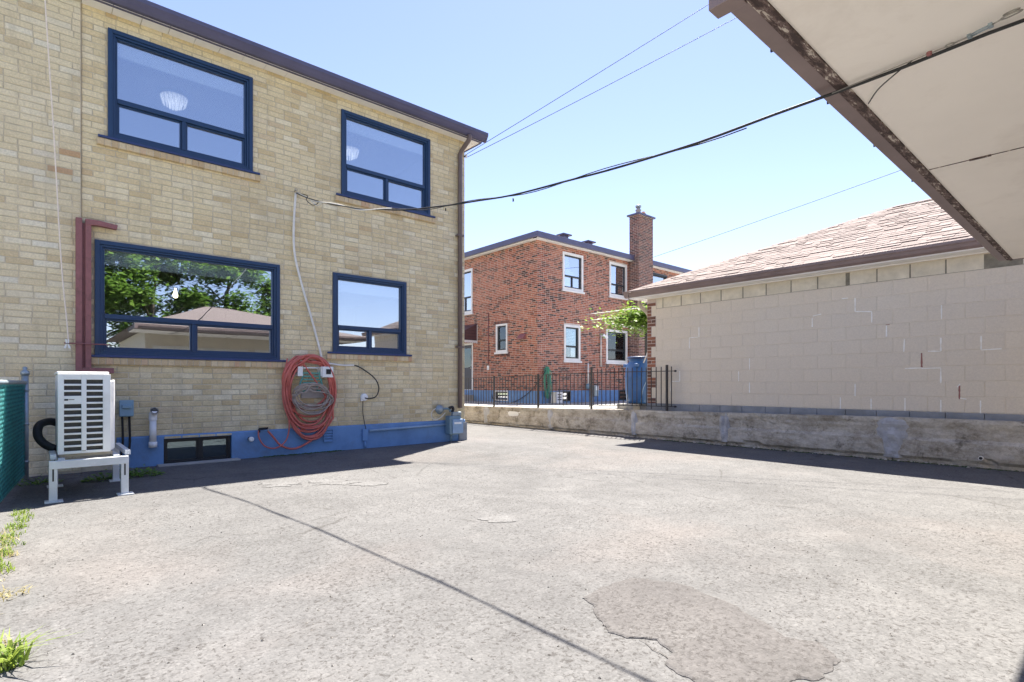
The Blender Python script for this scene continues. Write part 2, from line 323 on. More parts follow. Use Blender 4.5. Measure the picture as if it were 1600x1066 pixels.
# ------------------------------------------------------------------ mesh helpers
WL = {}                                # world position of each thing's origin
class MB:
    def __init__(s): s.v = []; s.f = []; s.sm = []
    def quad(s, a, b, c, d):
        i = len(s.v); s.v += [tuple(a), tuple(b), tuple(c), tuple(d)]; s.f.append((i, i + 1, i + 2, i + 3)); s.sm.append(False); return s
    def tri(s, a, b, c):
        i = len(s.v); s.v += [tuple(a), tuple(b), tuple(c)]; s.f.append((i, i + 1, i + 2)); s.sm.append(False); return s
    def box(s, x0, x1, y0, y1, z0, z1):
        i = len(s.v)
        s.v += [(x0, y0, z0), (x1, y0, z0), (x1, y1, z0), (x0, y1, z0), (x0, y0, z1), (x1, y0, z1), (x1, y1, z1), (x0, y1, z1)]
        for q in ((0, 3, 2, 1), (4, 5, 6, 7), (0, 1, 5, 4), (1, 2, 6, 5), (2, 3, 7, 6), (3, 0, 4, 7)):
            s.f.append(tuple(i + k for k in q)); s.sm.append(False)
        return s
    def bar(s, p, q, w, h=None):
        """square bar between two points"""
        h = h or w; p = Vector(p); q = Vector(q); d = (q - p).normalized()
        up = Vector((0, 0, 1)) if abs(d.z) < .95 else Vector((0, 1, 0))
        a = d.cross(up).normalized() * (w / 2); b = a.cross(d).normalized() * (h / 2)
        i = len(s.v)
        for c in (p, q):
            s.v += [tuple(c - a - b), tuple(c + a - b), tuple(c + a + b), tuple(c - a + b)]
        for f in ((0, 1, 2, 3), (7, 6, 5, 4), (0, 4, 5, 1), (1, 5, 6, 2), (2, 6, 7, 3), (3, 7, 4, 0)):
            s.f.append(tuple(i + k for k in f)); s.sm.append(False)
        return s
    def tube(s, pts, r, n=8, closed=False, caps=True):
        pts = [Vector(p) for p in pts]; rad = r if isinstance(r, (list, tuple)) else [r] * len(pts)
        i0 = len(s.v); ref = None
        for k, p in enumerate(pts):
            if closed: d = pts[(k + 1) % len(pts)] - pts[k - 1]
            else: d = pts[min(k + 1, len(pts) - 1)] - pts[max(k - 1, 0)]
            d = d.normalized() if d.length > 1e-9 else Vector((0, 0, 1))
            if ref is None:
                ref = Vector((0, 0, 1)) if abs(d.z) < .9 else Vector((1, 0, 0))
            a = (ref - d * ref.dot(d))
            a = a.normalized() if a.length > 1e-6 else d.orthogonal().normalized()
            b = d.cross(a); ref = a
            for j in range(n):
                t = 2 * math.pi * j / n
                s.v.append(tuple(p + (a * math.cos(t) + b * math.sin(t)) * rad[k]))
        m = len(pts)
        for k in range(m if closed else m - 1):
            k2 = (k + 1) % m
            for j in range(n):
                j2 = (j + 1) % n
                s.f.append((i0 + k * n + j, i0 + k * n + j2, i0 + k2 * n + j2, i0 + k2 * n + j)); s.sm.append(True)
        if caps and not closed:
            s.f.append(tuple(i0 + j for j in reversed(range(n)))); s.sm.append(False)
            s.f.append(tuple(i0 + (m - 1) * n + j for j in range(n))); s.sm.append(False)
        return s
    def lathe(s, c, prof, n=24, axis='z'):
        """profile of (radius, height) turned about an axis through c"""
        c = Vector(c); i0 = len(s.v)
        for r, h in prof:
            for j in range(n):
                t = 2 * math.pi * j / n
                p = (r * math.cos(t), r * math.sin(t), h)
                if axis == 'y': p = (p[0], -p[2], p[1])        # heights grow towards -y, out of the house front
                if axis == 'x': p = (-p[2], p[0], p[1])
                s.v.append(tuple(c + Vector(p)))
        for k in range(len(prof) - 1):
            for j in range(n):
                j2 = (j + 1) % n
                s.f.append((i0 + k * n + j, i0 + k * n + j2, i0 + (k + 1) * n + j2, i0 + (k + 1) * n + j)); s.sm.append(True)
        s.f.append(tuple(i0 + j for j in reversed(range(n)))); s.sm.append(False)
        s.f.append(tuple(i0 + (len(prof) - 1) * n + j for j in range(n))); s.sm.append(False)
        return s
    def prism(s, poly, vec):
        """closed polygon pushed along a vector"""
        vec = Vector(vec); i = len(s.v); n = len(poly)
        s.v += [tuple(p) for p in poly] + [tuple(Vector(p) + vec) for p in poly]
        s.f.append(tuple(i + k for k in range(n))); s.sm.append(False)
        s.f.append(tuple(i + n + k for k in reversed(range(n)))); s.sm.append(False)
        for k in range(n):
            k2 = (k + 1) % n
            s.f.append((i + k2, i + k, i + n + k, i + n + k2)); s.sm.append(False)
        return s
    def ring(s, x0, x1, z0, z1, w, y0, y1, wb=None):
        """rectangular frame in the xz plane"""
        wb = w if wb is None else wb
        s.box(x0, x0 + w, y0, y1, z0, z1); s.box(x1 - w, x1, y0, y1, z0, z1)
        s.box(x0 + w, x1 - w, y0, y1, z1 - w, z1); s.box(x0 + w, x1 - w, y0, y1, z0, z0 + wb); return s
    def ring_x(s, y0, y1, z0, z1, w, x0, x1, wb=None):
        wb = w if wb is None else wb
        s.box(x0, x1, y0, y0 + w, z0, z1); s.box(x0, x1, y1 - w, y1, z0, z1)
        s.box(x0, x1, y0 + w, y1 - w, z1 - w, z1); s.box(x0, x1, y0 + w, y1 - w, z0, z0 + wb); return s
    def mesh(s, name, m, off=None):
        me = bpy.data.meshes.new(name)
        v = s.v if off is None else [(p[0] - off[0], p[1] - off[1], p[2] - off[2]) for p in s.v]
        me.from_pydata(v, [], s.f); me.materials.append(m)
        me.polygons.foreach_set('use_smooth', s.sm); me.update(); return me
    def build(s, name, m, parent=None, bev=0., label=None, cat=None, group=None, kind=None):
        off = WL.get(parent.name) if parent else None
        o = bpy.data.objects.new(name, s.mesh(name, m, off)); col.objects.link(o)
        if parent: o.parent = parent; WL[o.name] = off
        if bev:
            b = o.modifiers.new('bevel', 'BEVEL'); b.width = bev; b.segments = 2; b.limit_method = 'ANGLE'
        tag(o, label, cat, group, kind); return o
def tag(o, label=None, cat=None, group=None, kind=None):
    for k, v in (('label', label), ('category', cat), ('group', group), ('kind', kind)):
        if v: o[k] = v
def thing(name, label, cat, loc, group=None):
    o = bpy.data.objects.new(name, None); col.objects.link(o); o.location = loc; o.empty_display_size = .2
    tag(o, label, cat, group); WL[o.name] = tuple(loc); return o
def part_of(parent, name, mesh, mat4):
    """a piece that shares its mesh, placed by a world matrix"""
    o = bpy.data.objects.new(name, mesh); col.objects.link(o); o.parent = parent
    w = WL[parent.name]
    o.matrix_basis = Matrix.Translation((-w[0], -w[1], -w[2])) @ mat4
    return o
def smooth_path(pts, k=6):
    pts = [Vector(p) for p in pts]; out = []
    for i in range(len(pts) - 1):
        p0 = pts[max(i - 1, 0)]; p1 = pts[i]; p2 = pts[i + 1]; p3 = pts[min(i + 2, len(pts) - 1)]
        for j in range(k):
            t = j / k
            out.append(.5 * ((2 * p1) + (p2 - p0) * t + (2 * p0 - 5 * p1 + 4 * p2 - p3) * t * t + (3 * p1 - p0 - 3 * p2 + p3) * t ** 3))
    out.append(pts[-1]); return out

# --- pieces laid in courses: the largest in the picture as parts, the others as one part
def unit_brick():
    """front at y = 0 facing -y, one unit long and high, edges eased; depth is one unit"""
    b = MB(); e = .03; ez = .09
    o = [(-.5, .18, -.5), (.5, .18, -.5), (.5, .18, .5), (-.5, .18, .5)]
    i = [(-.5 + e, 0, -.5 + ez), (.5 - e, 0, -.5 + ez), (.5 - e, 0, .5 - ez), (-.5 + e, 0, .5 - ez)]
    k = [(p[0], 1, p[2]) for p in o]
    b.v = i + o + k
    b.f = [(0, 1, 2, 3)] + [(a + 4, (a + 1) % 4 + 4, (a + 1) % 4, a) for a in range(4)] + [(a + 8, (a + 1) % 4 + 8, (a + 1) % 4 + 4, a + 4) for a in range(4)]
    b.sm = [False] * 9
    return b
UB = unit_brick()
def piece_matrix(c, rz, dims, jit=0.):
    return Matrix.Translation(c) @ Matrix.Rotation(rz + random.uniform(-jit, jit), 4, 'Z') @ Matrix.Diagonal((*dims, 1))
def seen(p, lim=30):
    q = project(p)
    return q is not None and -lim < q[0] < 1600 + lim and -lim < q[1] < 1066 + lim
def place_pieces(parent, mats, name, rest_name, mat, base, limit=300, hide=lambda p: False):
    """mats: list of (world matrix, size) ; nearest and largest in view become parts"""
    me = base.mesh(name, mat)
    sc = []
    for k, (m4, size) in enumerate(mats):
        c = m4.translation
        s = size / project(c)[2] ** 2 if seen(c) and not hide(c) else 0
        sc.append((s, k))
    sc.sort(reverse=True)
    own = {k for s, k in sc[:limit] if s > 0}
    rest = MB()
    for k, (m4, size) in enumerate(mats):
        if k in own: part_of(parent, name, me, m4)
        else:
            i = len(rest.v)
            rest.v += [tuple(m4 @ Vector(p)) for p in base.v]
            rest.f += [tuple(i + a for a in f) for f in base.f]; rest.sm += base.sm
    if rest.f: rest.build(rest_name, mat, parent, kind='stuff')
def course_bricks(origin, rz, length, z0, z1, L, H, joint, holes=(), proud=.006, depth=.03, irregular=.1, jit=.004, a_of=None):
    """bricks on a wall face. origin: where along = 0 at z = 0; rz turns local -y to the outward normal. holes: (a0, a1, z0, z1)"""
    ax = Matrix.Rotation(rz, 3, 'Z') @ Vector((1, 0, 0)); nrm = Matrix.Rotation(rz, 3, 'Z') @ Vector((0, -1, 0))
    out = []; rows = int(round((z1 - z0) / H))
    for r in range(rows):
        za = z0 + r * H; zc = za + H / 2
        edges = []; a = -L * (.5 if r % 2 else 0) - random.uniform(0, .02)
        while a < length:
            w = L / 2 if random.random() < irregular else L
            edges.append((a, a + w)); a += w
        for a, b in edges:
            parts = [(max(a, 0), min(b, length))]
            for h0, h1, hz0, hz1 in holes:
                if not (hz0 - H * .35 < zc < hz1 + H * .35): continue
                nx = []
                for p, q in parts:
                    if q <= h0 or p >= h1: nx.append((p, q)); continue
                    if p < h0: nx.append((p, h0))
                    if q > h1: nx.append((h1, q))
                parts = nx
            for p, q in parts:
                if q - p < .035: continue
                d = random.uniform(-.0016, .0016)
                c = Vector(origin) + ax * ((p + q) / 2) + Vector((0, 0, zc + random.uniform(-.001, .001))) + nrm * (proud + d)
                w = q - p - joint * random.uniform(.75, 1.3); h = H - joint * random.uniform(.8, 1.25)
                out.append((piece_matrix(c, rz, (w, depth, h), jit), w * h))
    return out
def holed_wall(b, a0, a1, z0, z1, holes, front, back, along='x'):
    """boxes round the openings of a wall"""
    xs = sorted({a0, a1, *[h for q in holes for h in q[:2]]}); zs = sorted({z0, z1, *[h for q in holes for h in q[2:]]})
    for i in range(len(xs) - 1):
        run = None
        for j in range(len(zs) - 1):
            cx, cz = (xs[i] + xs[i + 1]) / 2, (zs[j] + zs[j + 1]) / 2
            solid = a0 < cx < a1 and z0 < cz < z1 and not any(h[0] < cx < h[1] and h[2] < cz < h[3] for h in holes)
            if solid: run = (run[0], zs[j + 1]) if run else (zs[j], zs[j + 1])
            if run and (not solid or j == len(zs) - 2):
                if along == 'x': b.box(xs[i], xs[i + 1], front, back, *run)
                else: b.box(front, back, xs[i], xs[i + 1], *run)
                run = None
    return b

# ================================================================== SETTING
g = MB(); g.quad((-600, -600, -.03), (600, -600, -.03), (600, 600, -.03), (-600, 600, -.03)); g.build('ground', M['ground'], kind='structure')
g = MB(); g.quad((-.62, -14, 0), (9.3, -14, 0), (9.3, 22, 0), (-.62, 22, 0)); g.build('driveway', M['asphalt'], kind='structure')
g = MB(); g.prism([(-4, -10, -.02), (-.34, -10, -.02), (-.34, 6.9, -.02), (-4, 6.9, -.02)], (0, 0, .04)); g.build('concrete_path', M['concrete'], kind='structure')
# neighbour's raised yard behind the retaining wall
g = MB(); g.quad((9.24, -6, .46), (13.6, -6, .37), (13.6, 34, .37), (9.24, 34, .43)); g.quad((13.6, -6, .37), (60, -6, .37), (60, 34, .37), (13.6, 34, .37)); g.build('yard_slab', M['concrete'], kind='structure')

# the worn patch laid over the driveway
pp = [on_z(*q) for q in ((910, 935), (935, 920), (985, 903), (1030, 908), (1080, 917), (1112, 932), (1150, 946), (1195, 972), (1232, 996), (1282, 1006), (1312, 1030), (1306, 1046), (1280, 1061), (1235, 1068), (1190, 1074), (1130, 1078), (1085, 1072), (1062, 1058), (1038, 1036), (1046, 1020), (1022, 1002), (985, 1000), (952, 990), (942, 972), (928, 958), (925, 946))]
poly = []
for k in range(len(pp)):
    a, b = pp[k], pp[(k + 1) % len(pp)]
    for j in range(14):
        q = a.lerp(b, j / 14); w = noise.noise_vector(q * 7) * .02 + noise.noise_vector(q * 19) * .014 + noise.noise_vector(q * 45) * .007
        poly.append(Vector((q.x + w.x, q.y + w.y, 0)))
cen = sum(poly, Vector()) / len(poly)
g = MB(); n_ = len(poly)
for sc_, z in ((1, -.002), (.992, .003), (.95, .007)):
    g.v += [tuple(cen + (p - cen) * sc_ + Vector((0, 0, z))) for p in poly]
for lv in range(2):
    for k in range(n_): g.f.append((lv * n_ + k, lv * n_ + (k + 1) % n_, (lv + 1) * n_ + (k + 1) % n_, (lv + 1) * n_ + k)); g.sm.append(False)
g.f.append(tuple(2 * n_ + k for k in range(n_))); g.sm.append(False)
g.build('asphalt_patch', M['asphalt_patch'], kind='structure')

def crack(pts, w, name='pavement_crack', seg=.03):
    b = MB(); path = []
    for k in range(len(pts) - 1):
        a, c = pts[k], pts[k + 1]; m = max(2, int((c - a).length / seg))
        path += [a.lerp(c, j / m) for j in range(m)]
    L_, R_ = [], []
    for k, p in enumerate(path):
        d = (path[min(k + 1, len(path) - 1)] - path[max(k - 1, 0)]).normalized(); s = Vector((-d.y, d.x, 0))
        o = noise.noise(p * 4) * .035 + noise.noise(p * 17) * .016
        ww = w * max(.12, .55 + noise.noise(p * 6 + Vector((5, 0, 0))) * 1.1)
        L_.append(p + s * (o + ww / 2)); R_.append(p + s * (o - ww / 2))
    for k in range(len(path) - 1):
        q = [L_[k], R_[k], R_[k + 1], L_[k + 1]]
        b.quad(*[(v.x, v.y, .004) for v in q])
    return b.build(name, M['crack'], kind='structure')
crack([on_z(*q) for q in ((1000, 1000), (1100, 1060), (1200, 1110))], .006)
crack([on_z(*q) for q in ((300, 850), (330, 838), (352, 842))], .005)
crack([on_z(*q) for q in ((860, 715), (1010, 755), (1110, 780), (1300, 800))], .006)

b = MB()
for px, py, rx_, ry_ in ((440, 757, .20, .06), (520, 754, .24, .06), (575, 756, .17, .05), (775, 812, .14, .035)):
    c = on_z(px, py); pts = []
    for k in range(40):
        a = k * math.pi / 20; d = Vector((math.cos(a) * rx_, math.sin(a) * ry_ * 2.6, 0)); d = Vector((d.x * .75 + d.y * .66, -d.x * .66 + d.y * .75, 0))
        pts.append(c + d * (1 + .7 * noise.noise(c + d * 9) + .5 * noise.noise(c * 2 + d * 30)))
    i = len(b.v); b.v += [(p.x, p.y, .0035) for p in pts] + [(c.x, c.y, .0035)]
    for k in range(40): b.f.append((i + k, i + (k + 1) % 40, i + 40)); b.sm.append(False)
b.build('pale_stain', asphalt_mat('bleached_asphalt', (.132, .130, .128), (.172, .169, .167), (.17, .162, .157)), kind='structure')
# loose grit on the driveway
b = MB()
for _ in range(2600):
    x = random.uniform(-.1, 6); y = random.uniform(.6, 6.5); r = random.choice((.002, .003, .003, .004, .006)); a = random.random() * 6
    p = [Vector((x + r * random.uniform(.7, 1.4) * math.cos(a + k * 1.57), y + r * random.uniform(.7, 1.4) * math.sin(a + k * 1.57), .001)) for k in range(4)]
    t = Vector((x, y, r * random.uniform(.7, 1.3)))
    for k in range(4): b.tri(p[k], p[(k + 1) % 4], t)
b.build('grit', brick_mat('grit', [(0, (.06, .055, .05)), (.4, (.16, .15, .14)), (1, (.34, .32, .30))]), kind='stuff')

# ================================================================== YELLOW HOUSE
X0, X1 = .43, 6.185
SOF, BASE = 5.69, .39
W = [(.69, 2.38, 4.12, 5.50), (3.72, 5.40, 4.10, 5.50), (.56, 2.76, 1.41, 2.845), (3.58, 4.91, 1.565, 2.85)]
house = thing('yellow_brick_house', 'two storey pale yellow brick house with navy framed windows and dark eavestrough', 'house', (3.3, FY, 0))
holes = [(a, c, z0, z1) for a, c, z0, z1 in W]
b = MB(); holed_wall(b, X0, X1, BASE, SOF + .12, holes, FY + .004, FY + .24)
b.box(X1 - .24, X1 - .004, FY + .24, 18.4, 0, SOF + .12); b.box(X0, X1 - .24, 18.16, 18.4, 0, SOF + .12); b.box(X0, X0 + .2, FY + .24, 18.16, 0, SOF + .12)
b.build('wall', M['yellow_mortar'], house)
hb = [(a - X0, c - X0, z0, z1) for a, c, z0, z1 in holes]
pcs = course_bricks((X0, FY + .004, 0), 0, X1 - X0, BASE, SOF, .24, .075, .009, hb, proud=.005, jit=.003)
pcs += course_bricks((X1 - .004, FY, 0), R(90), 9.9, BASE, SOF, .24, .075, .009, (), proud=.004)
place_pieces(house, pcs, 'brick', 'brickwork', M['yellow_brick'], UB)

# foundation with the basement opening
b = MB(); BW = (1.28, 2.10, 0, .335)
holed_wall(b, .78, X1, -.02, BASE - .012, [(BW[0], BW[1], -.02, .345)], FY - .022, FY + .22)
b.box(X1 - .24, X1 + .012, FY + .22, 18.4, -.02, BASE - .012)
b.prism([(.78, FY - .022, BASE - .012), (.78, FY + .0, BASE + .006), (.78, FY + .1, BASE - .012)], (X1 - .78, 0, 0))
b.build('foundation', M['shade_blue_paint'], house, label='grey foundation strip coloured with the blue of its shade')
b = MB(); b.box(X0, .776, FY - .001, FY + .2, 0, BASE); b.build('base_wall', M['yellow_mortar'], house)
b = MB(); b.box(1.2, 2.18, FY - .17, FY - .025, -.01, .022); b.build('window_ledge', M['concrete'], house, bev=.008)

def sill(parent, a, c, z, fy, mat, n=None, h=.088, proj=.045):
    s = MB().box(a, c, fy - proj + .006, fy + .06, z - h, z - .004).build('window_sill', M['yellow_mortar'], parent)
    w = .072; k = int((c - a) / w); w = (c - a) / k; me = UB.mesh('sill_brick', mat)
    for i in range(k):
        m4 = piece_matrix(Vector((a + w * (i + .5), fy - proj + random.uniform(-.003, .003), z - h / 2 - .003)), 0, (w - .007, .04, h - .004), .004)
        part_of(s, 'sill_brick', me, m4)
    return s
def house_window(a, c, z0, z1, rail=.36, mid=.49):
    fy = FY
    f = MB(); f.ring(a, c, z0, z1, .05, fy - .028, fy + .10, .05)
    f.ring(a + .05, c - .05, z0 + .05, z1 - .05, .028, fy - .012, fy + .10)
    f.ring(a + .078, c - .078, z0 + .078, z1 - .078, .022, fy + .012, fy + .09)
    f.box(a + .004, c - .004, fy - .04, fy + .02, z0 - .002, z0 + .022)
    zr = z0 + (z1 - z0) * rail; xm = a + (c - a) * mid
    w = f.build('window', M['navy'], house, bev=.004)
    MB().box(a + .1, c - .1, fy + .004, fy + .09, zr - .03, zr + .03).build('transom_rail', M['navy'], w, bev=.004)
    MB().box(xm - .024, xm + .024, fy + .008, fy + .09, z0 + .1, zr - .03).build('mullion', M['navy'], w, bev=.004)
    s1 = MB(); s1.ring(a + .1, xm - .024, z0 + .1, zr - .03, .022, fy + .03, fy + .07); s1.build('sash', M['navy'], w, bev=.003)
    s2 = MB(); s2.ring(xm + .024, c - .1, z0 + .1, zr - .03, .022, fy + .03, fy + .07); s2.build('sash', M['navy'], w, bev=.003)
    for x0, x1, q0, q1, yy in ((a + .1, c - .1, zr + .03, z1 - .1, .045), (a + .122, xm - .046, z0 + .122, zr - .052, .045), (xm + .046, c - .122, z0 + .122, zr - .052, .06)):
        MB().box(x0 - .004, x1 + .004, fy + yy, fy + yy + .006, q0 - .004, q1 + .004).build('pane', M['glass'], w)
    bl = MB(); bl.box(a + .09, c - .09, fy + .075, fy + .085, z1 - .27, z1 - .05); bl.tube([(a + .09, fy + .082, z1 - .275), (c - .09, fy + .082, z1 - .275)], .012, 8)
    bl.build('roller_blind', M['blind'], w)
    cap = MB().box(a - .1, c + .09, fy - .058, fy - .03, z0 - .012, z0 + .016); cap.build('sill_cap', M['navy_cap'], w, bev=.004)
    sill(house, a - .11, c + .10, z0 - .012, fy, M['sill_brick'])
    return w
for k, q in enumerate(W): house_window(*q, rail=(.37, .37, .35, .33)[k])

# basement window
a, c, z0, z1 = BW; fy = FY + .05
f = MB(); f.ring(a, c, .0, .345, .035, fy - .02, fy + .05); f.box((a + c) / 2 + .0, (a + c) / 2 + .045, fy - .01, fy + .045, .035, .31)
bw = f.build('basement_window', M['black_frame'], house, bev=.003)
for x0, x1 in ((a + .035, (a + c) / 2), ((a + c) / 2 + .045, c - .035)):
    s_ = MB(); s_.ring(x0, x1, .035, .31, .018, fy, fy + .03); s_.build('sash', M['black_frame'], bw)
    MB().box(x0 + .015, x1 - .015, fy + .012, fy + .018, .05, .295).build('pane', M['dark_glass'], bw)
me_sb = UB.mesh('header_brick', M['yellow_brick'])
for i in range(4): part_of(house, 'header_brick', me_sb, piece_matrix(Vector((a + .105 + i * .206, FY - .024, .362)), 0, (.198, .03, .03), .01))

# rooms behind the glass
def room(z0, z1, name, x0=.65, x1=5.9, y1=12.6):
    b = MB(); y0 = FY + .245
    b.quad((x0, y1, z0), (x1, y1, z0), (x1, y1, z1), (x0, y1, z1)); b.quad((x0, y0, z0), (x0, y1, z0), (x0, y1, z1), (x0, y0, z1))
    b.quad((x1, y0, z0), (x1, y1, z0), (x1, y1, z1), (x1, y0, z1)); b.quad((x0, y0, z1), (x1, y0, z1), (x1, y1, z1), (x0, y1, z1))
    xm = 3.1; b.box(xm - .06, xm + .06, y0, y1, z0, z1)
    o = b.build(name, M['room'], house)
    MB().quad((x0, y0, z0 + .01), (x1, y0, z0 + .01), (x1, y1, z0 + .01), (x0, y1, z0 + .01)).build('room_floor', M['room_floor'], house)
    return o
room(3.02, 5.62, 'upper_room'); room(.5, 2.94, 'lower_room')
MB().box(1.2, 2.2, FY + .26, FY + 2.2, -.01, .40).build('basement_room', M['black_frame'], house)

# soffit, fascia, gutter, roof, downspout
me_s = MB().box(-.147, .147, FY - .212, FY + .02, SOF, SOF + .012); me_s.box(-.05, -.044, FY - .208, FY - .002, SOF - .0035, SOF); me_s.box(.05, .056, FY - .208, FY - .002, SOF - .0035, SOF)
me_s = me_s.mesh('soffit_panel', M['soffit_white'])
x = X0 + .15
while x < 6.42:
    part_of(house, 'soffit_panel', me_s, Matrix.Translation((x, 0, 0))); x += .3
b = MB(); b.box(X1 + .002, 6.42, FY + .02, 18.5, SOF, SOF + .012); b.build('side_soffit', M['soffit_white'], house)
GP = [(FY - .212, SOF + .005), (FY - .272, SOF + .005), (FY - .300, SOF + .04), (FY - .318, SOF + .075), (FY - .334, SOF + .10), (FY - .338, SOF + .152), (FY - .326, SOF + .152), (FY - .322, SOF + .145), (FY - .212, SOF + .145)]
def gutter(x0, x1, parent, mat):
    MB().prism([(x0, y, z) for y, z in GP], (x1 - x0, 0, 0)).build('gutter', mat, parent, bev=.006)
gutter(X0 + .001, 6.50, house, M['gutter_slate'])
MB().box(X0, 6.44, FY - .210, FY - .185, SOF - .012, SOF + .17).build('fascia', M['gutter_slate'], house)
MB().box(6.425, 6.448, FY - .18, 18.5, SOF - .012, SOF + .17).build('fascia', M['gutter_slate'], house)
b = MB(); e0, e1 = FY - .28, 18.6; z0 = SOF + .16; zr = 7.2
b.quad((X0, e0, z0), (6.5, e0, z0), (3.9, 13.5, zr), (X0, 13.5, zr)); b.tri((6.5, e0, z0), (6.5, e1, z0), (3.9, 13.5, zr)); b.quad((6.5, e1, z0), (X0, e1, z0), (X0, 13.5, zr), (3.9, 13.5, zr)); b.quad((X0, e0, z0 - .01), (X0, e1, z0 - .01), (6.5, e1, z0 - .01), (6.5, e0, z0 - .01))
b.build('roof', M['shingle'], house)
dx = 6.04
path = [(dx + .05, FY - .28, SOF + .01), (dx + .05, FY - .28, SOF - .06), (dx + .02, FY - .17, SOF - .17), (dx, FY - .06, SOF - .28), (dx, FY - .055, SOF - .4), (dx, FY - .055, .62)]
b = MB(); b.tube(smooth_path(path[:5], 4)[:-1] + [Vector(path[4]), Vector(path[5])], .043, 10)
ds = b.build('downspout', M['downspout_brown'], house)
for z in (3.85, 1.75): MB().box(dx - .075, dx + .06, FY - .103, FY + .0, z, z + .03).build('strap', M['downspout_brown'], ds)

# ------------------------------------------------------------------ attached twin on the left
twin = thing('attached_brick_house', 'attached buff brick twin house at the left edge beside the rust red bracket', 'house', (-2, FY - .03, 0))
TY = FY - .03
b = MB(); b.box(-6, X0 - .002, TY + .004, TY + .26, 0, SOF + .12); b.box(-6, X0 - .002, 18.1, 18.4, 0, SOF); b.box(-6, -5.8, TY + .26, 18.1, 0, SOF); b.build('wall', M['yellow_mortar'], twin)
pcs = course_bricks((-6, TY + .004, .02), 0, 6 + X0 - .004, .0, SOF, .24, .0755, .009, (), proud=.005, jit=.003, irregular=.06)
M['buff_brick'] = brick_mat('buff_brick', [(0, (.62, .50, .31)), (.12, (.70, .59, .385)), (.45, (.745, .64, .425)), (.8, (.775, .675, .47)), (.988, (.76, .71, .57)), (.992, (.55, .36, .2)), (1, (.46, .30, .2))], fine=.3, stain=(.46, .39, .27), stain_amt=.45, streak=.4)
place_pieces(twin, pcs, 'brick', 'brickwork', M['buff_brick'], UB)
x = X0 - .16
while x > -5.9:
    part_of(twin, 'soffit_panel', me_s, Matrix.Translation((x, 0, .08))); x -= .3
b = MB(); b.box(-6, X0 - .001, FY - .210, FY - .185, SOF + .07, SOF + .25); b.build('fascia', M['gutter_slate'], twin)
b = MB(); b.quad((-6, e0, z0 + .08), (X0 - .002, e0, z0 + .08), (X0 - .002, 13.5, zr), (-6, 13.5, zr)); b.quad((-6, e1, z0), (X0 - .002, e1, z0), (X0 - .002, 13.5, zr), (-6, 13.5, zr)); b.build('roof', M['shingle'], twin)

# lamps in the rooms
def ceiling_lamp(c, r, label):
    t = thing('ceiling_lamp', label, 'ceiling lamp', c, 'crystal ceiling lamps upstairs')
    MB().lathe(c, [(r * .35, .0), (r * 1.02, -.02), (r * 1.05, -.05), (r * .96, -.055)], 24).build('mounting_ring', M['white_plastic'], t)
    for rr, n in ((.95, 18), (.62, 12), (.3, 7)):
        s = MB()
        for k in range(n):
            a = 2 * math.pi * k / n; x, y = c[0] + r * rr * math.cos(a), c[1] + r * rr * math.sin(a)
            s.bar((x, y, c[2] - .05), (c[0] + (x - c[0]) * .8, c[1] + (y - c[1]) * .8, c[2] - .05 - r * (1.15 - .5 * rr)), .014)
        s.build('crystal_tier', M['crystal'], t)
    return t
ceiling_lamp((1.65, 9.9, 5.61), .19, 'round crystal ceiling lamp seen through the left upstairs window')
ceiling_lamp((4.54, 9.9, 5.61), .19, 'round crystal ceiling lamp seen through the right upstairs window')
t = thing('pendant_lamp', 'black open cage pendant lamp with a lit bulb behind the wide lower window', 'pendant lamp', (1.6, 9.5, 2.9))
b = MB(); b.tube([(1.6, 9.5, 2.93), (1.6, 9.5, 2.58)], .009, 6); b.build('rod', M['black_frame'], t)
b = MB()
top = [(1.6 + .055 * sx, 9.5 + .055 * sy, 2.58) for sx, sy in ((-1, -1), (1, -1), (1, 1), (-1, 1))]; bot = [(1.6 + .12 * sx, 9.5 + .12 * sy, 2.33) for sx, sy in ((-1, -1), (1, -1), (1, 1), (-1, 1))]
for k in range(4): b.bar(top[k], bot[k], .012); b.bar(top[k], top[(k + 1) % 4], .012); b.bar(bot[k], bot[(k + 1) % 4], .014)
b.build('cage', M['black_frame'], t)
MB().lathe((1.6, 9.5, 2.41), [(.004, -.05), (.03, -.035), (.036, 0), (.02, .05), (.014, .1)], 12).build('bulb', M['bulb'], t)

# ================================================================== THINGS ON THE HOUSE FRONT
# rust red bracket at the joint of the two houses
p = fw(118, 341, .07); xl = p.x; ztop = fw(124, 341, .07).z; zbot = fw(124, 583, .07).z
t = thing('clothesline_bracket', 'rust red steel channel bracket on the wall left of the wide lower window', 'bracket', (xl + .06, FY - .06, zbot))
b = MB(); b.box(xl, xl + .062, FY - .105, FY - .040, zbot, ztop); b.build('channel', M['rust_red'], t, bev=.004)
b = MB(); b.box(xl + .092, xl + .15, FY - .095, FY - .005, zbot + .02, ztop - .004); b.build('channel', M['rust_red'], t, bev=.004)
b = MB(); b.box(xl + .062, xl + .092, FY - .062, FY - .006, zbot, ztop - .05); b.build('web', M['rust_red'], t)
pa = fw(130, 345, .06); pb = fw(174, 357, .06)
b = MB(); b.prism([(xl + .092, FY - .1, ztop), (xl + .092, FY - .1, ztop - .075), (xl + .2, FY - .1, ztop - .06), (xl + .40, FY - .1, ztop - .075), (xl + .41, FY - .1, ztop - .02), (xl + .22, FY - .1, ztop + .002)], (0, .07, 0)); b.build('arm', M['rust_red'], t, bev=.004)
b = MB(); b.box(xl + .062, xl + .37, FY - .108, FY - .052, zbot, zbot + .065); b.build('arm', M['rust_red'], t, bev=.004)
p0 = fw(100, 536, .14); p1 = fw(173, 539, .14)
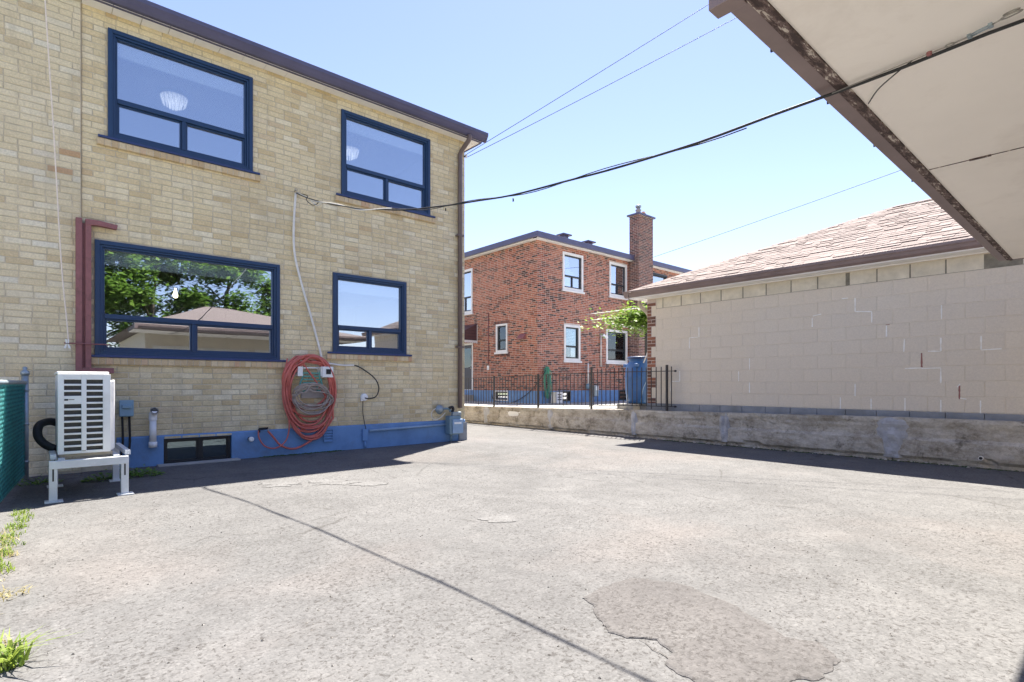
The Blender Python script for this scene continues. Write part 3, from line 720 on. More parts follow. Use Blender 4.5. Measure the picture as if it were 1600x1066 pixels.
b = MB(); b.tube([p0, p1], .008, 8); b.tube([p1 + Vector((-.22, 0, 0)), p1 + Vector((-.2, .06, 0)), p1 + Vector((-.19, .135, -.02))], .006, 6); b.build('rod', M['rust_red'], t)
# clothesline and pin
pr = [fw(107, 536, .15), fw(104, 500, .16), fw(98, 440, .18), fw(93, 370, .2), (on_y(88, 280, 8.17)), (on_y(82, 180, 8.13)), (on_y(74, 60, 8.1)), (on_y(68, -40, 8.06)), on_y(64, -110, 8.14)]
MB().tube(smooth_path(pr, 5), .007, 7).build('clothesline', M['rope'], label='slack cream clothesline rope hanging down the left brick wall', cat='rope')
t = thing('clothespin', 'white plastic clothespin clipped on the thin red rod', 'clothespin', tuple(fw(105, 537, .15)))
c = fw(105, 537, .15)
for s in (-1, 1):
    MB().prism([c + Vector((s * .004, -.008, .05)), c + Vector((s * .018, -.008, .05)), c + Vector((s * .012, -.008, .0)), c + Vector((s * .034, -.008, -.055)), c + Vector((s * .012, -.008, -.055)), c + Vector((s * .002, -.008, -.01))], (0, .016, 0)).build('arm', M['white_plastic'], t)
MB().tube([c + Vector((-.014, -.012, 0)), c + Vector((.014, -.012, 0))], .006, 8).build('spring', M['steel'], t)

# disconnect box with its two conduits
p0, p1 = fw(187, 626, .08), fw(208, 651, .08)
t = thing('disconnect_box', 'small blue grey electrical disconnect box on the brick right of the heat pump', 'electrical box', (p0.x, FY, p1.z))
MB().box(p0.x, p1.x, FY - .10, FY - .008, p1.z, p0.z).build('box', M['grey_box'], t, bev=.008)
MB().box(p0.x - .004, p1.x + .004, FY - .112, FY - .1, p1.z + .01, p0.z + .004).build('cover', M['grey_box'], t, bev=.004)
zz = (p0.z * .62 + p1.z * .38)
MB().box(p0.x + .02, p1.x - .02, FY - .138, FY - .112, zz - .02, zz + .025).build('handle', M['grey_box'], t, bev=.006)
for px in (191, 202):
    q0, q1, q2 = fw(px, 651, .05), fw(px + 1, 690, .05), fw(px - 2, 712, .06)
    MB().tube(smooth_path([q0, q1, q2], 4), .013, 8).build('conduit', M['rubber'], t)
# plastic vent pipe
p0, p1 = fw(239, 650, .08), fw(239, 699, .08)
t = thing('vent_pipe', 'white plastic vent pipe with an elbow beside the basement window', 'pipe', (p0.x, FY, p1.z))
MB().tube([p1, p1 + Vector((0, 0, .07))], .047, 16).build('socket', M['white_plastic'], t)
MB().tube([p1 + Vector((0, 0, .071)), p0 + Vector((0, 0, -.06))], .039, 16).build('pipe', M['white_plastic'], t)
b = MB(); b.tube(smooth_path([p0 + Vector((0, 0, -.059)), p0 + Vector((0, -.002, .0)), p0 + Vector((.003, -.03, .045)), p0 + Vector((.006, -.075, .07))], 4), .046, 16, caps=False)
b.tube([p0 + Vector((.006, -.076, .0705)), p0 + Vector((.002, -.03, .043))], .034, 16); b.build('elbow', M['white_plastic'], t)
MB().tube([p0 + Vector((.006, -.070, .0685)), p0 + Vector((.0066, -.0775, .0715))], .037, 14).build('opening', M['dark_coil'], t)
# hose bib and capped stub
p = fw(391, 686, .06)
t = thing('capped_stub', 'short white capped pipe stub on the blue foundation right of the basement window', 'pipe', tuple(p + Vector((0, .06, 0))))
MB().lathe(p + Vector((0, .06, 0)), [(.026, -.03), (.026, .09)], 14, 'y').build('sleeve', M['rubber'], t)
MB().lathe(p + Vector((0, .0, 0)), [(.032, .031), (.034, .04), (.034, .07), (.024, .076)], 16, 'y').build('cap', M['white_plastic'], t)
p = fw(413, 670, .07)
t = thing('hose_bib', 'black outdoor tap low on the wall above the blue foundation', 'tap', tuple(p + Vector((0, .07, 0))))
b = MB(); b.tube([p + Vector((-.07, 0, .0)), p + Vector((.05, 0, .005))], .016, 8); b.tube([p + Vector((-.01, 0, 0)), p + Vector((-.01, .09, 0))], .014, 8); b.build('body', M['rubber'], t)
b = MB(); b.tube([p + Vector((-.07, -.002, .0)), p + Vector((-.075, -.01, -.05))], .017, 8); b.build('spout', M['rubber'], t)
b = MB(); b.tube([p + Vector((.05, -.002, .0)), p + Vector((.055, -.01, -.05))], .015, 8); b.build('spout', M['steel'], t)
# foundation vent
p0, p1 = fw(505, 671, .03), fw(520, 690, .03)
t = thing('foundation_vent', 'small louvred vent coloured shade blue on the foundation under the hose coil', 'vent', (p0.x, FY, p1.z))
MB().ring(p0.x, p1.x, p1.z, p0.z, .012, FY - .05, FY - .02).build('frame', M['shade_blue_paint'], t)
for k in range(4):
    z = p1.z + .015 + (p0.z - p1.z - .03) * k / 4
    MB().prism([(p0.x + .012, FY - .05, z), (p0.x + .012, FY - .026, z + .028), (p0.x + .012, FY - .024, z + .022), (p0.x + .012, FY - .046, z - .003)], (p1.x - p0.x - .024, 0, 0)).build('slat', M['shade_blue_paint'], t)

# white conduit, box, round outlet and black cable
pts = [fw(462, 302, .03), fw(459, 350, .03), fw(460, 395, .03), fw(470, 440, .03), fw(485, 492, .03), fw(498, 540, .03), fw(503, 562, .03), fw(506, 574, .05)]
MB().tube(smooth_path(pts, 5), .017, 10).build('cable_conduit', M['cable_white'], label='bent white conduit running down the brick between the upper and lower windows', cat='conduit')
p0, p1 = fw(501, 573, .12), fw(518, 590, .12)
t = thing('junction_box', 'square white electrical junction box at the top right of the hose coil', 'electrical box', (p0.x, FY, p1.z))
MB().box(p0.x, p1.x, FY - .2, FY - .1, p1.z, p0.z).build('box', M['white_plastic'], t, bev=.008)
MB().box(p0.x + .055, p1.x - .045, FY - .208, FY - .2, p1.z + .05, p0.z - .04).build('socket', M['rubber'], t)
pts = [fw(512, 568, .05), fw(520, 569, .04), fw(535, 571, .03), fw(553, 571, .03)]
MB().tube(smooth_path(pts, 4), .014, 8).build('cable_conduit', M['cable_white'], label='short level white conduit right of the hose coil', cat='conduit')
pts = [fw(551, 571, .03), fw(560, 573, .04), fw(573, 581, .05), fw(586, 592, .06), fw(592, 606, .06), fw(588, 619, .05), fw(578, 623, .05), fw(570, 622, .05)]
MB().tube(smooth_path(pts, 5), .010, 7).build('power_cord', M['cable_black'], label='black power cord looping down to the round white outlet cover', cat='cord')
p = fw(568, 621, .0)
t = thing('outlet_cover', 'round white outlet cover on the brick below the right lower window', 'outlet', tuple(p))
MB().lathe(p, [(.062, .0), (.064, .02), (.058, .045), (.03, .05)], 20, 'y').build('cover', M['white_plastic'], t)
MB().lathe(p + Vector((-.045, 0, -.045)), [(.018, .0), (.018, .04)], 10, 'y').build('knob', M['white_plastic'], t)
pts = [fw(567, 627, .03), fw(567, 645, .03), fw(569, 658, .03), fw(572, 672, .05)]
MB().tube(smooth_path(pts, 4), .006, 6).build('power_cord', M['cable_black'], label='thin dark wire dropping from the round outlet cover to the foundation', cat='cord')
p0, p1 = fw(566, 671, .04), fw(574, 693, .04)
t = thing('conduit_box', 'narrow shade blue box on the foundation at the end of the gas pipe', 'electrical box', (p0.x, FY, p1.z))
MB().box(p0.x, p1.x, FY - .07, FY - .022, p1.z + .05, p0.z).build('box', M['shade_blue_paint'], t, bev=.005)
MB().tube([((p0.x + p1.x) / 2, FY - .045, p1.z + .05), ((p0.x + p1.x) / 2, FY - .045, .01)], .018, 8).build('pipe', M['shade_blue_paint'], t)

# hose hanger, red hose and grey cords
c = fw(486, 590, .1)
t = thing('hose_hanger', 'teal and white metal hose hanger holding the red coil on the brick', 'hose hanger', tuple(fw(486, 600, .0)))
for px in (463, 499):
    q0, q1 = fw(px, 573, .1), fw(px, 588, .1)
    MB().box(q0.x, q0.x + .075, FY - .17, FY - .002, q1.z, q0.z).build('bracket', M['white_plastic'], t, bev=.006)
MB().tube([fw(466, 575, .13), fw(502, 575, .13)], .012, 8).build('bar', M['white_plastic'], t)
for py in (583, 588, 593, 598):
    MB().box(fw(472, py, .1).x, fw(503, py, .1).x, FY - .12, FY - .105, fw(486, py, .1).z - .012, fw(486, py, .1).z + .01).build('slat', M['teal'], t)
for px in (470, 502):
    s = 1 if px > 490 else -1
    q = [fw(px, 576, .12), fw(px - s * 3, 588, .13), fw(px + s * 1, 600, .14), fw(px - s * 2, 610, .15), fw(px - s * 6, 610, .17), fw(px - s * 6, 603, .17)]
    MB().tube(smooth_path(q, 4), .013, 8).build('scroll', M['teal'], t)
MB().box(fw(470, 590, 0).x, fw(505, 590, 0).x, FY - .03, FY - .004, fw(486, 622, 0).z, fw(486, 604, 0).z).build('backing_board', M['cap_concrete'], t)

def coil(cx, ytop, rx, loops, off0, rnd, ybot):
    """loops of hose hung over a hanger; top at ytop, bottoms spread between the two ybot values (pixels)"""
    pts = []
    for L in range(loops):
        f = L / max(1, loops - 1)
        yb = ybot[0] + (ybot[1] - ybot[0]) * rnd.random(); yt = ytop + rnd.uniform(-1, 12); r_ = rx * rnd.uniform(.78, 1.0); cx_ = cx + rnd.uniform(-3, 3); off = off0 + .03 + .09 * rnd.random()
        for k in range(22):
            a = -math.pi / 2 + 2 * math.pi * k / 22
            s_ = math.sin(a); yy = (yt + yb) / 2 + (yb - yt) / 2 * s_
            wid = r_ * (1.0 if s_ < .1 else 1 - .12 * s_)
            xx = cx_ + wid * math.copysign(abs(math.cos(a)) ** .8, math.cos(a))
            pts.append(fw(xx, yy, off + (.05 if s_ < -.4 else 0)))
    return pts
rnd = random.Random(5)
pts = coil(483, 556, 41, 13, .02, rnd, (632, 688))
pts += [fw(520, 640, .08), fw(508, 670, .08), fw(490, 686, .09), fw(462, 701, .09), fw(440, 697, .09), fw(427, 683, .09), fw(419, 674, .085)]
MB().tube(smooth_path(pts, 3), .0155, 8).build('garden_hose', M['red_hose'], label='faded red garden hose coiled in long loops on the hose hanger', cat='hose')
pts = [fw(449, 560, .12), fw(443, 600, .1), fw(448, 640, .1), fw(452, 665, .1), fw(447, 688, .1), fw(432, 700, .1), fw(415, 698, .1), fw(405, 685, .09), fw(404, 673, .08)]
MB().tube(smooth_path(pts, 5), .0105, 8).build('garden_hose', M['red_hose'], label='thin dark red hose looping from the coil down to the black tap', cat='hose')
rnd = random.Random(11)
pts = coil(488, 600, 31, 9, .10, rnd, (632, 658))
MB().tube(smooth_path(pts, 3), .0085, 7).build('extension_cord', M['cord_grey'], label='grey brown extension cords hung in loops inside the red hose coil', cat='cord')

# gas pipe, meter and regulator at the corner
t = thing('gas_meter', 'blue grey gas meter with a round regulator at the house corner under the brown downspout', 'gas meter', (6.0, FY, .2))
p0, p1 = fw(699, 650, .13), fw(717, 678, .13)
MB().box(p0.x, p1.x, FY - .21, FY - .05, p1.z, p0.z).build('meter_body', M['meter_grey'], t, bev=.02)
MB().box(p0.x + .05, p1.x + .03, FY - .235, FY - .21, p1.z + .02, p0.z - .06).build('front_plate', M['pipe_grey'], t, bev=.012)
MB().box(p0.x + .08, p1.x - .02, FY - .242, FY - .236, p0.z - .15, p0.z - .115).build('dial', M['white_plastic'], t)
MB().box(p0.x + .08, p1.x + .01, FY - .2, FY - .12, p0.z + .001, p0.z + .07).build('index_box', M['galvanised'], t, bev=.01)
q = fw(688, 640, .1)
MB().lathe(q + Vector((0, .05, 0)), [(.05, .0), (.085, .015), (.088, .03), (.055, .045), (.045, .075), (.02, .08)], 20, 'y').build('regulator', M['galvanised'], t)
b = MB(); b.tube(smooth_path([q + Vector((.05, .02, 0)), q + Vector((.12, .01, .01)), q + Vector((.2, 0, .0)), q + Vector((.22, 0, -.05))], 4), .02, 8); b.build('pipe', M['meter_grey'], t)
b = MB(); b.tube(smooth_path([q + Vector((.18, -.02, .02)), q + Vector((.24, -.03, .04)), q + Vector((.27, -.02, .0)), q + Vector((.25, -.02, -.05))], 4), .026, 8); b.build('elbow', M['rubber'], t)
b = MB(); b.tube(smooth_path([fw(685, 636, .08), fw(676, 642, .07), fw(674, 650, .07), fw(679, 656, .07), fw(688, 653, .08), fw(696, 645, .1)], 4), .006, 6); b.build('tube', M['cable_white'], t)
b = MB(); b.tube([fw(705, 678, .12), fw(704, 690, .12)], .022, 8); b.build('riser', M['meter_grey'], t)
MB().tube([fw(577, 673, .06), fw(640, 668, .06), fw(698, 663, .06)], .021, 10).build('gas_pipe', M['pipe_grey'], label='long level gas pipe along the blue foundation towards the meter', cat='pipe')
MB().box(X1 - .16, X1 + .02, FY - .05, FY - .0235, 0, .34).build('corner_plate', M['footing'], house)

# ================================================================== HEAT PUMP ON ITS STAND
ax0, ax1, ay0, ay1, az0, az1 = .165, .60, 6.55, 7.35, .385, 1.165
t = thing('heat_pump', 'tall off white heat pump with two columns of slots, standing on a white steel frame', 'heat pump', ((ax0 + ax1) / 2, (ay0 + ay1) / 2, az0))
b = MB(); b.box(ax0, ax1 - .045, ay0 + .03, ay1, az0 + .03, az1 - .004); b.build('casing', M['off_white'], t, bev=.012)
b = MB(); b.prism([(ax1 - .045, ay0 + .03, az0 + .03), (ax1 - .045, ay1, az0 + .03), (ax1, ay1, az0 + .05), (ax1, ay0 + .06, az0 + .05)], (0, 0, az1 - az0 - .1)); b.build('side_cover', M['off_white'], t, bev=.012)
b = MB(); b.box(ax0 - .008, ax1 - .05, ay0 + .012, ay1 + .008, az1 - .004, az1 + .022); b.build('lid', M['off_white'], t, bev=.01)
b = MB(); b.box(ax0 + .01, ax1 - .02, ay0 + .02, ay1 - .02, az0, az0 + .03); b.build('base_pan', M['tan_metal'], t, bev=.004)
MB().box(ax0 + .02, ax1 - .06, ay0 + .014, ay0 + .029, az0 + .05, az1 - .04).build('coil', M['dark_coil'], t)
gb = MB(); cl = (ax0 + .045, ax0 + .172); cr = (ax0 + .21, ax0 + .335); zt = az1 - .055; ph = .0575; nrow = 12; y0, y1 = ay0 - .012, ay0 + .013
gb.box(ax0, cl[0], y0, y1, az0 + .03, az1 - .004); gb.box(cl[1], cr[0], y0, y1, az0 + .03, az1 - .004); gb.box(cr[1], ax1 - .04, y0, y1, az0 + .03, az1 - .004)
for xs in (cl, cr):
    gb.box(xs[0], xs[1], y0, y1, zt, az1 - .004); gb.box(xs[0], xs[1], y0, y1, az0 + .03, zt - nrow * ph + .02)
    for k in range(1, nrow):
        z = zt - k * ph
        if xs is cl and k == 3: gb.box(xs[0], xs[1], y0, y1, z - ph, z + .02); continue
        if xs is cl and k == 4: continue
        gb.box(xs[0], xs[1], y0, y1, z, z + .018)
# k counts bars from the top, so the fourth slot on the left is the plate with the maker's mark
gb.build('front_grille', M['off_white'], t, bev=.003)
zlogo = zt - 3 * ph - .016
MB().box(cl[0] + .002, cl[0] + .03, y0 - .0015, y0, zlogo - .008, zlogo + .008).build('badge', M['rubber'], t)
MB().box(cl[0] + .032, cl[0] + .075, y0 - .0015, y0, zlogo - .003, zlogo + .006).build('badge', M['steel'], t)
MB().box(ax0 + .175, ax0 + .205, y0 - .0015, y0, az0 + .05, az0 + .057).build('badge', M['steel'], t)
b = MB(); b.tube(smooth_path([(.19, 7.3, .66), (.12, 7.22, .69), (.04, 7.12, .66), (.03, 7.05, .56), (.08, 7.0, .48), (.16, 6.96, .43)], 6), .037, 12); b.build('insulated_pipe', M['rubber'], t)
t = thing('heat_pump_stand', 'white steel stand with four legs under the heat pump', 'stand', (.4, 6.9, 0))
for lx, ly in ((.13, 6.44), (.66, 6.44), (.16, 7.40), (.68, 7.40)):
    b = MB(); b.box(lx - .03, lx + .03, ly - .03, ly - .022, .012, .375); b.box(lx - .03, lx - .022, ly - .022, ly + .03, .012, .375); lg = b.build('leg', M['stand_steel'], t, bev=.003)
    MB().box(lx - .06, lx + .07, ly - .07, ly + .06, 0, .012).build('foot_plate', M['stand_steel'], lg, bev=.003)
    b = MB(); b.box(lx - .006, lx + .006, ly - .0315, ly - .03, .19, .30); b.build('slot', M['rubber'], lg)
b = MB(); b.box(.101, .69, 6.403, 6.412, .30, .372); b.box(.101, .69, 6.412, 6.46, .364, .372); b.build('front_rail', M['stand_steel'], t, bev=.003)
b = MB(); b.box(.131, .71, 7.40, 7.409, .30, .372); b.build('rear_rail', M['stand_steel'], t, bev=.003)
for lx in (.19, .60): MB().box(lx - .025, lx + .025, 6.47, 7.39, .35, .384).build('cross_beam', M['stand_steel'], t, bev=.003)
for lx in (.11, .67): MB().box(lx, lx + .045, 6.50, 7.38, .376, .42).build('side_rail', M['stand_steel'], t, bev=.003)

# ================================================================== CHAIN LINK FENCE
f0, f1 = Vector((-.075, 8.17, 0)), Vector((-.47, 3.2, 0)); fd = (f1 - f0).normalized(); fl = (f1 - f0).length; ft = 1.085
t = thing('chain_link_fence', 'teal green chain link fence with a grey end post beside the brick wall', 'fence', tuple(f0))
def post(p, h, r):
    po = MB().tube([p, p + Vector((0, 0, h))], r, 12).build('post', M['galvanised'], t)
    MB().lathe(p + Vector((0, 0, h)), [(r * 1.25, -.03), (r * 1.3, 0), (r * .9, .02), (r * .5, .03), (r * .75, .05), (r * .2, .065)], 12).build('post_cap', M['galvanised'], po)
post(f0, 1.2, .032); post(f0 + fd * 2.4, 1.1, .026); post(f1, 1.2, .032)
MB().tube([f0 + Vector((0, 0, ft)), f1 + Vector((0, 0, ft))], .021, 10).build('top_rail', M['galvanised'], t)
MB().tube([f0 + Vector((0, 0, .06)), f1 + Vector((0, 0, .06))], .004, 6).build('bottom_wire', M['fence_green'], t)
for z in (1.0, .62, .2): MB().lathe(f0 + Vector((0, 0, z)), [(.037, -.012), (.037, .012)], 12).build('tension_band', M['galvanised'], t)
b = MB(); pitch = .078; H = ft - .06; k = -int(H / pitch)
nx = Vector((-fd.y, fd.x, 0)) * .004
while k * pitch < fl:
    for sgn in (1, -1):
        a0 = k * pitch if sgn == 1 else k * pitch + H
        pts = []
        for (s, z) in ((0, 0), (H, H)):
            pass
        # clip the diagonal to the panel
        sa, za, sb, zb = (k * pitch, 0, k * pitch + H, H) if sgn == 1 else (k * pitch + H, 0, k * pitch, H)
        lo, hi = 0., 1.
        for lim, side in ((0, 1), (fl, -1)):
            d = sb - sa
            tt = (lim - sa) / d
            if side * d > 0: lo = max(lo, tt)
            else: hi = min(hi, tt)
        if hi - lo > .01:
            q0 = f0 + fd * (sa + (sb - sa) * lo) + Vector((0, 0, .06 + H * lo)) + nx * sgn; q1 = f0 + fd * (sa + (sb - sa) * hi) + Vector((0, 0, .06 + H * hi)) + nx * sgn
            b.bar(q0, q1, .0035)
    k += 1
b.build('wire_mesh', M['fence_green'], t, kind='stuff')
sx = Vector((-fd.y, fd.x, 0)); off = sx * (.02 if sx.x < 0 else -.02)
me_sl = MB().box(-.024, .024, -.003, .003, .05, ft - .03).mesh('privacy_slat', M['fence_screen'])
ang = math.atan2(fd.y, fd.x)
for i in range(int(fl / .06)):
    p = f0 + fd * (.05 + i * .06) + off
    part_of(t, 'privacy_slat', me_sl, Matrix.Translation(p) @ Matrix.Rotation(ang + random.uniform(-.05, .05), 4, 'Z'))

# ================================================================== WEEDS AND GRASS
def blades(b, c, n, rad, h, w, lean=.5, rnd=random):
    for _ in range(n):
        a = rnd.random() * 6.283; r = rad * math.sqrt(rnd.random()); p = Vector((c[0] + r * math.cos(a), c[1] + r * math.sin(a), c[2]))
        a2 = rnd.random() * 6.283; hh = h * rnd.uniform(.45, 1.1); d = Vector((math.cos(a2), math.sin(a2), 0)) * hh * lean * rnd.uniform(.3, 1.6)
        s = Vector((-math.sin(a2), math.cos(a2), 0)) * w * rnd.uniform(.6, 1.2)
        m = p + d * .35 + Vector((0, 0, hh * .62)); e = p + d + Vector((0, 0, hh * .8))
        i = len(b.v); b.v += [tuple(p - s), tuple(p + s), tuple(m + s * .8), tuple(m - s * .8), tuple(e)]
        b.f += [(i, i + 1, i + 2, i + 3), (i + 3, i + 2, i + 4)]; b.sm += [False, False]
b = MB()
for k in range(46):
    y = random.uniform(4.1, 6.25); dens = .5 + .5 * noise.noise(Vector((0, y * 1.7, 3)))
    if random.random() > dens + .25: continue
    blades(b, (-.07 - .055 * (6.1 - y) + random.gauss(0, .028), y, 0), random.randint(10, 28), .05, random.uniform(.025, .06), .003, .9)
b.build('grass', M['grass'], kind='stuff')
b = MB()
for k in range(22):
    y = random.uniform(2.9, 5.4); blades(b, (-.10 - .012 * y + random.gauss(0, .04), y, 0), 16, .06, .035, .003, 1.6)
b.build('dry_grass', M['dry_grass'], kind='stuff')
c = on_z(12, 1040); b = MB(); blades(b, (c.x, c.y, 0), 70, .06, .13, .0055, 1.1, random.Random(3)); b.build('grass_tuft', M['grass'], label='bright green tuft of grass growing from the asphalt at the bottom left', cat='grass tuft')
def weed(c, r, n, label):
    rnd = random.Random(int(c[0] * 1000)); b = MB()
    for _ in range(n):
        a = rnd.random() * 6.283; q = r * math.sqrt(rnd.random()); h = rnd.uniform(.01, .13) * (1.2 - q / r)
        p = Vector((c[0] + q * math.cos(a) * 1.3, c[1] + q * math.sin(a) * .8, h)); a2 = rnd.random() * 6.283; s = rnd.uniform(.016, .034)
        d = Vector((math.cos(a2), math.sin(a2), rnd.uniform(-.2, .6))) * s; w = Vector((-math.sin(a2), math.cos(a2), rnd.uniform(-.3, .3))) * s * .45
        b.quad(p - d, p + w, p + d, p - w)
    t = thing('weed', label, 'weed', (c[0], c[1], 0)); b.build('leaves', M['weed'], t)
    s_ = MB()
    for k in range(7):
        a = k * .9; s_.bar((c[0], c[1], 0), (c[0] + r * .7 * math.cos(a), c[1] + r * .5 * math.sin(a), .06), .004)
    s_.build('stem', M['weed'], t)
for px, py, r, n, lb in ((218, 744, .2, 260, 'leafy green weed at the wall right of the heat pump legs'), (164, 750, .16, 150, 'leafy green weed on the ground between the stand legs'), (192, 745, .12, 60, 'small leafy weed under the conduits of the disconnect box'), (60, 757, .16, 90, 'low dark weed between the fence and the front left leg of the stand')):
    q = on_z(px, py); weed((q.x, q.y, 0), r, n, lb)
# leaf litter and moss along the wall feet
b = MB()
for _ in range(420):
    if random.random() < .5: x, y = random.uniform(-.05, 1.15), FY - .05 - abs(random.gauss(0, .35))
    else: x, y = 9.0 - abs(random.gauss(0, .05)), random.uniform(.3, 6.6)
    a = random.random() * 6.28; s = random.uniform(.008, .025); d = Vector((math.cos(a), math.sin(a), random.uniform(-.3, .3))) * s; w = Vector((-math.sin(a), math.cos(a), random.uniform(-.3, .3))) * s * .5
    p = Vector((x, y, .008)); b.quad(p - d, p + w, p + d, p - w)
b.build('leaf_litter', M['leaf_litter'], kind='stuff')
def moss_strip(pts, w, n):
    b = MB()
    for _ in range(n):
        k = random.randrange(len(pts) - 1); p = pts[k].lerp(pts[k + 1], random.random()); r = random.uniform(.008, .028)
        p = p + Vector((random.gauss(0, w), random.gauss(0, w), 0)); q = []
        for j in range(5):
            a = j * 1.257; q.append(Vector((p.x + r * 1.4 * math.cos(a), p.y + r * math.sin(a), .002)))
        tp = Vector((p.x, p.y, r * .55))
        for j in range(5): b.tri(q[j], q[(j + 1) % 5], tp)
    b.build('moss', M['moss'], kind='stuff')
moss_strip([Vector((2.5, FY - .06, 0)), Vector((3.4, FY - .06, 0)), Vector((3.7, FY - .05, 0))], .03, 240)
moss_strip([Vector((9.0, 5.9, 0)), Vector((9.0, 3.6, 0)), Vector((9.0, .9, 0))], .022, 420)

# ================================================================== RETAINING WALL
rw = thing('retaining_wall', 'low weathered concrete retaining wall with cracks along the right side of the driveway', 'wall', (WX, 4, 0))
def wall_top(y): 
    ks = [(-6, .615), (.9, .605), (2.2, .603), (4.66, .565), (6.6, .545), (9, .50), (12.3, .455), (22, .44)]
    for (a, za), (c, zc) in zip(ks, ks[1:]):
        if y <= c: return za + (zc - za) * (y - a) / (c - a)
    return .44
def wall_segment(y0, y1, seed):
    ny = max(4, int((y1 - y0) / .07)); nz = 14; b = MB(); rnd = random.Random(seed); ph = rnd.uniform(0, 30)
    l1, l2 = rnd.uniform(.74, .82), rnd.uniform(.5, .62)
    for j in range(ny + 1):
        y = y0 + (y1 - y0) * j / ny; zt = wall_top(y) + .006 * noise.noise(Vector((y * 3, seed, 0)))
        edge = min(j, ny - j) * (y1 - y0) / ny
        for k in range(nz + 1):
            f = k / nz; z = zt * f
            v = Vector((y * 2.2, z * 4, seed * 3.1))
            x = -.018 * noise.noise(v) - .012 * noise.noise(v * 4.2)
            wob = .03 * noise.noise(Vector((y * 1.3, seed, 7)))
            if f > .9: x -= .012
            elif f > l1 + wob: x += .0
            elif f > l2 + wob: x += .014
            elif f > .13 + wob: x -= .012 + .012 * max(0, noise.noise(Vector((y * 2, z * 2, 5))))
            else: x += .05 * max(0, .55 + noise.noise(Vector((y * 5, z * 7, seed))))
            if edge < .03: x += .012
            b.v.append((WX + x, y, z))
    W_ = nz + 1
    for j in range(ny):
        for k in range(nz):
            b.f.append((j * W_ + k, j * W_ + k + 1, (j + 1) * W_ + k + 1, (j + 1) * W_ + k)); b.sm.append(False)
    i0 = len(b.v)
    for j in range(ny + 1):
        t_ = b.v[j * W_ + nz]; b.v.append((WX + .19, t_[1], t_[2] + .002)); b.v.append((WX + .19, t_[1], 0))
    for j in range(ny):
        b.f.append((j * W_ + nz, i0 + 2 * j, i0 + 2 * j + 2, (j + 1) * W_ + nz)); b.sm.append(False)
        b.f.append((i0 + 2 * j, i0 + 2 * j + 1, i0 + 2 * j + 3, i0 + 2 * j + 2)); b.sm.append(False)
    for j in (0, ny):
        b.f.append(tuple(j * W_ + k for k in range(W_)) + (i0 + 2 * j, i0 + 2 * j + 1)); b.sm.append(False)
    b.build('wall_segment', M['wall_concrete'], rw)
ys = [-6, -1.6, 2.22, 4.66, 6.59, 8.95, 11.35, 15, 22]
for k in range(len(ys) - 1): wall_segment(ys[k] + .006, ys[k + 1] - .006, k + 1)
def lump(y0, y1, z0, z1, mat, seed, amp=.03, name='mortar_patch', taper=.5):
    b = MB(); n, m = 9, 12
    for j in range(n + 1):
        for k in range(m + 1):
            f, h = j / n, k / m; w = 1 - taper * (1 - h); y = (y0 + y1) / 2 + (f - .5) * (y1 - y0) * w * (1 + .25 * noise.noise(Vector((h * 4, seed, f))))
            z = z0 + (z1 - z0) * h
            e = min(1, 4 * min(f, 1 - f)) * min(1, 6 * (1 - h) + .3)
            b.v.append((WX + .012 - (amp * (.6 + .9 * noise.noise(Vector((f * 3.2, h * 5, seed)))) + .014) * e, y, z))
    for j in range(n):
        for k in range(m):
            a = j * (m + 1) + k; b.f.append((a, a + 1, a + m + 2, a + m + 1)); b.sm.append(False)
    b.build(name, mat, rw)
M['patch_grey'] = plain('patch_mortar', (.42, .42, .44), .9, .2, 8, bumps=.6, dirt=(.22, .21, .2), dirt_amt=.7, dscale=5)
lump(1.98, 2.44, .04, .60, M['patch_grey'], 3, .04); lump(4.58, 4.80, .06, .565, M['patch_grey'], 5, .025, taper=.2); lump(6.50, 6.68, .05, .545, M['patch_grey'], 8, .03, taper=.3)
lump(8.85, 9.05, .03, .49, M['patch_grey'], 11, .015, taper=.2); lump(11.2, 11.5, .03, .46, M['patch_grey'], 14, .015, taper=.3); lump(10.0, 10.5, .04, .38, M['white_trim'], 17, .008, taper=.1)
q = on_x(1533, 716, WX - .02)
b = MB(); b.lathe(q, [(.026, -.02), (.026, .03)], 14, 'x'); b.build('weep_pipe', M['white_trim'], rw); MB().lathe(q, [(.019, .0), (.019, .031)], 12, 'x').build('weep_hole', M['rubber'], rw)
b = MB()
for _ in range(170):                      # crumbs fallen from the wall
    y = random.uniform(.2, 6.8); x = WX - .02 - abs(random.gauss(0, .045)); r = random.uniform(.006, .028)
    c = Vector((x, y, r * .4)); q = [c + Vector((r * random.uniform(.7, 1.3) * math.cos(a), r * random.uniform(.7, 1.3) * math.sin(a), random.uniform(-.4, .2) * r)) for a in (0, 1.3, 2.5, 3.8, 5.0)]
    tp = c + Vector((0, 0, r * random.uniform(.5, 1)))
    for j in range(5): b.tri(q[j], q[(j + 1) % 5], tp)
b.build('rubble', M['wall_concrete'], kind='stuff')

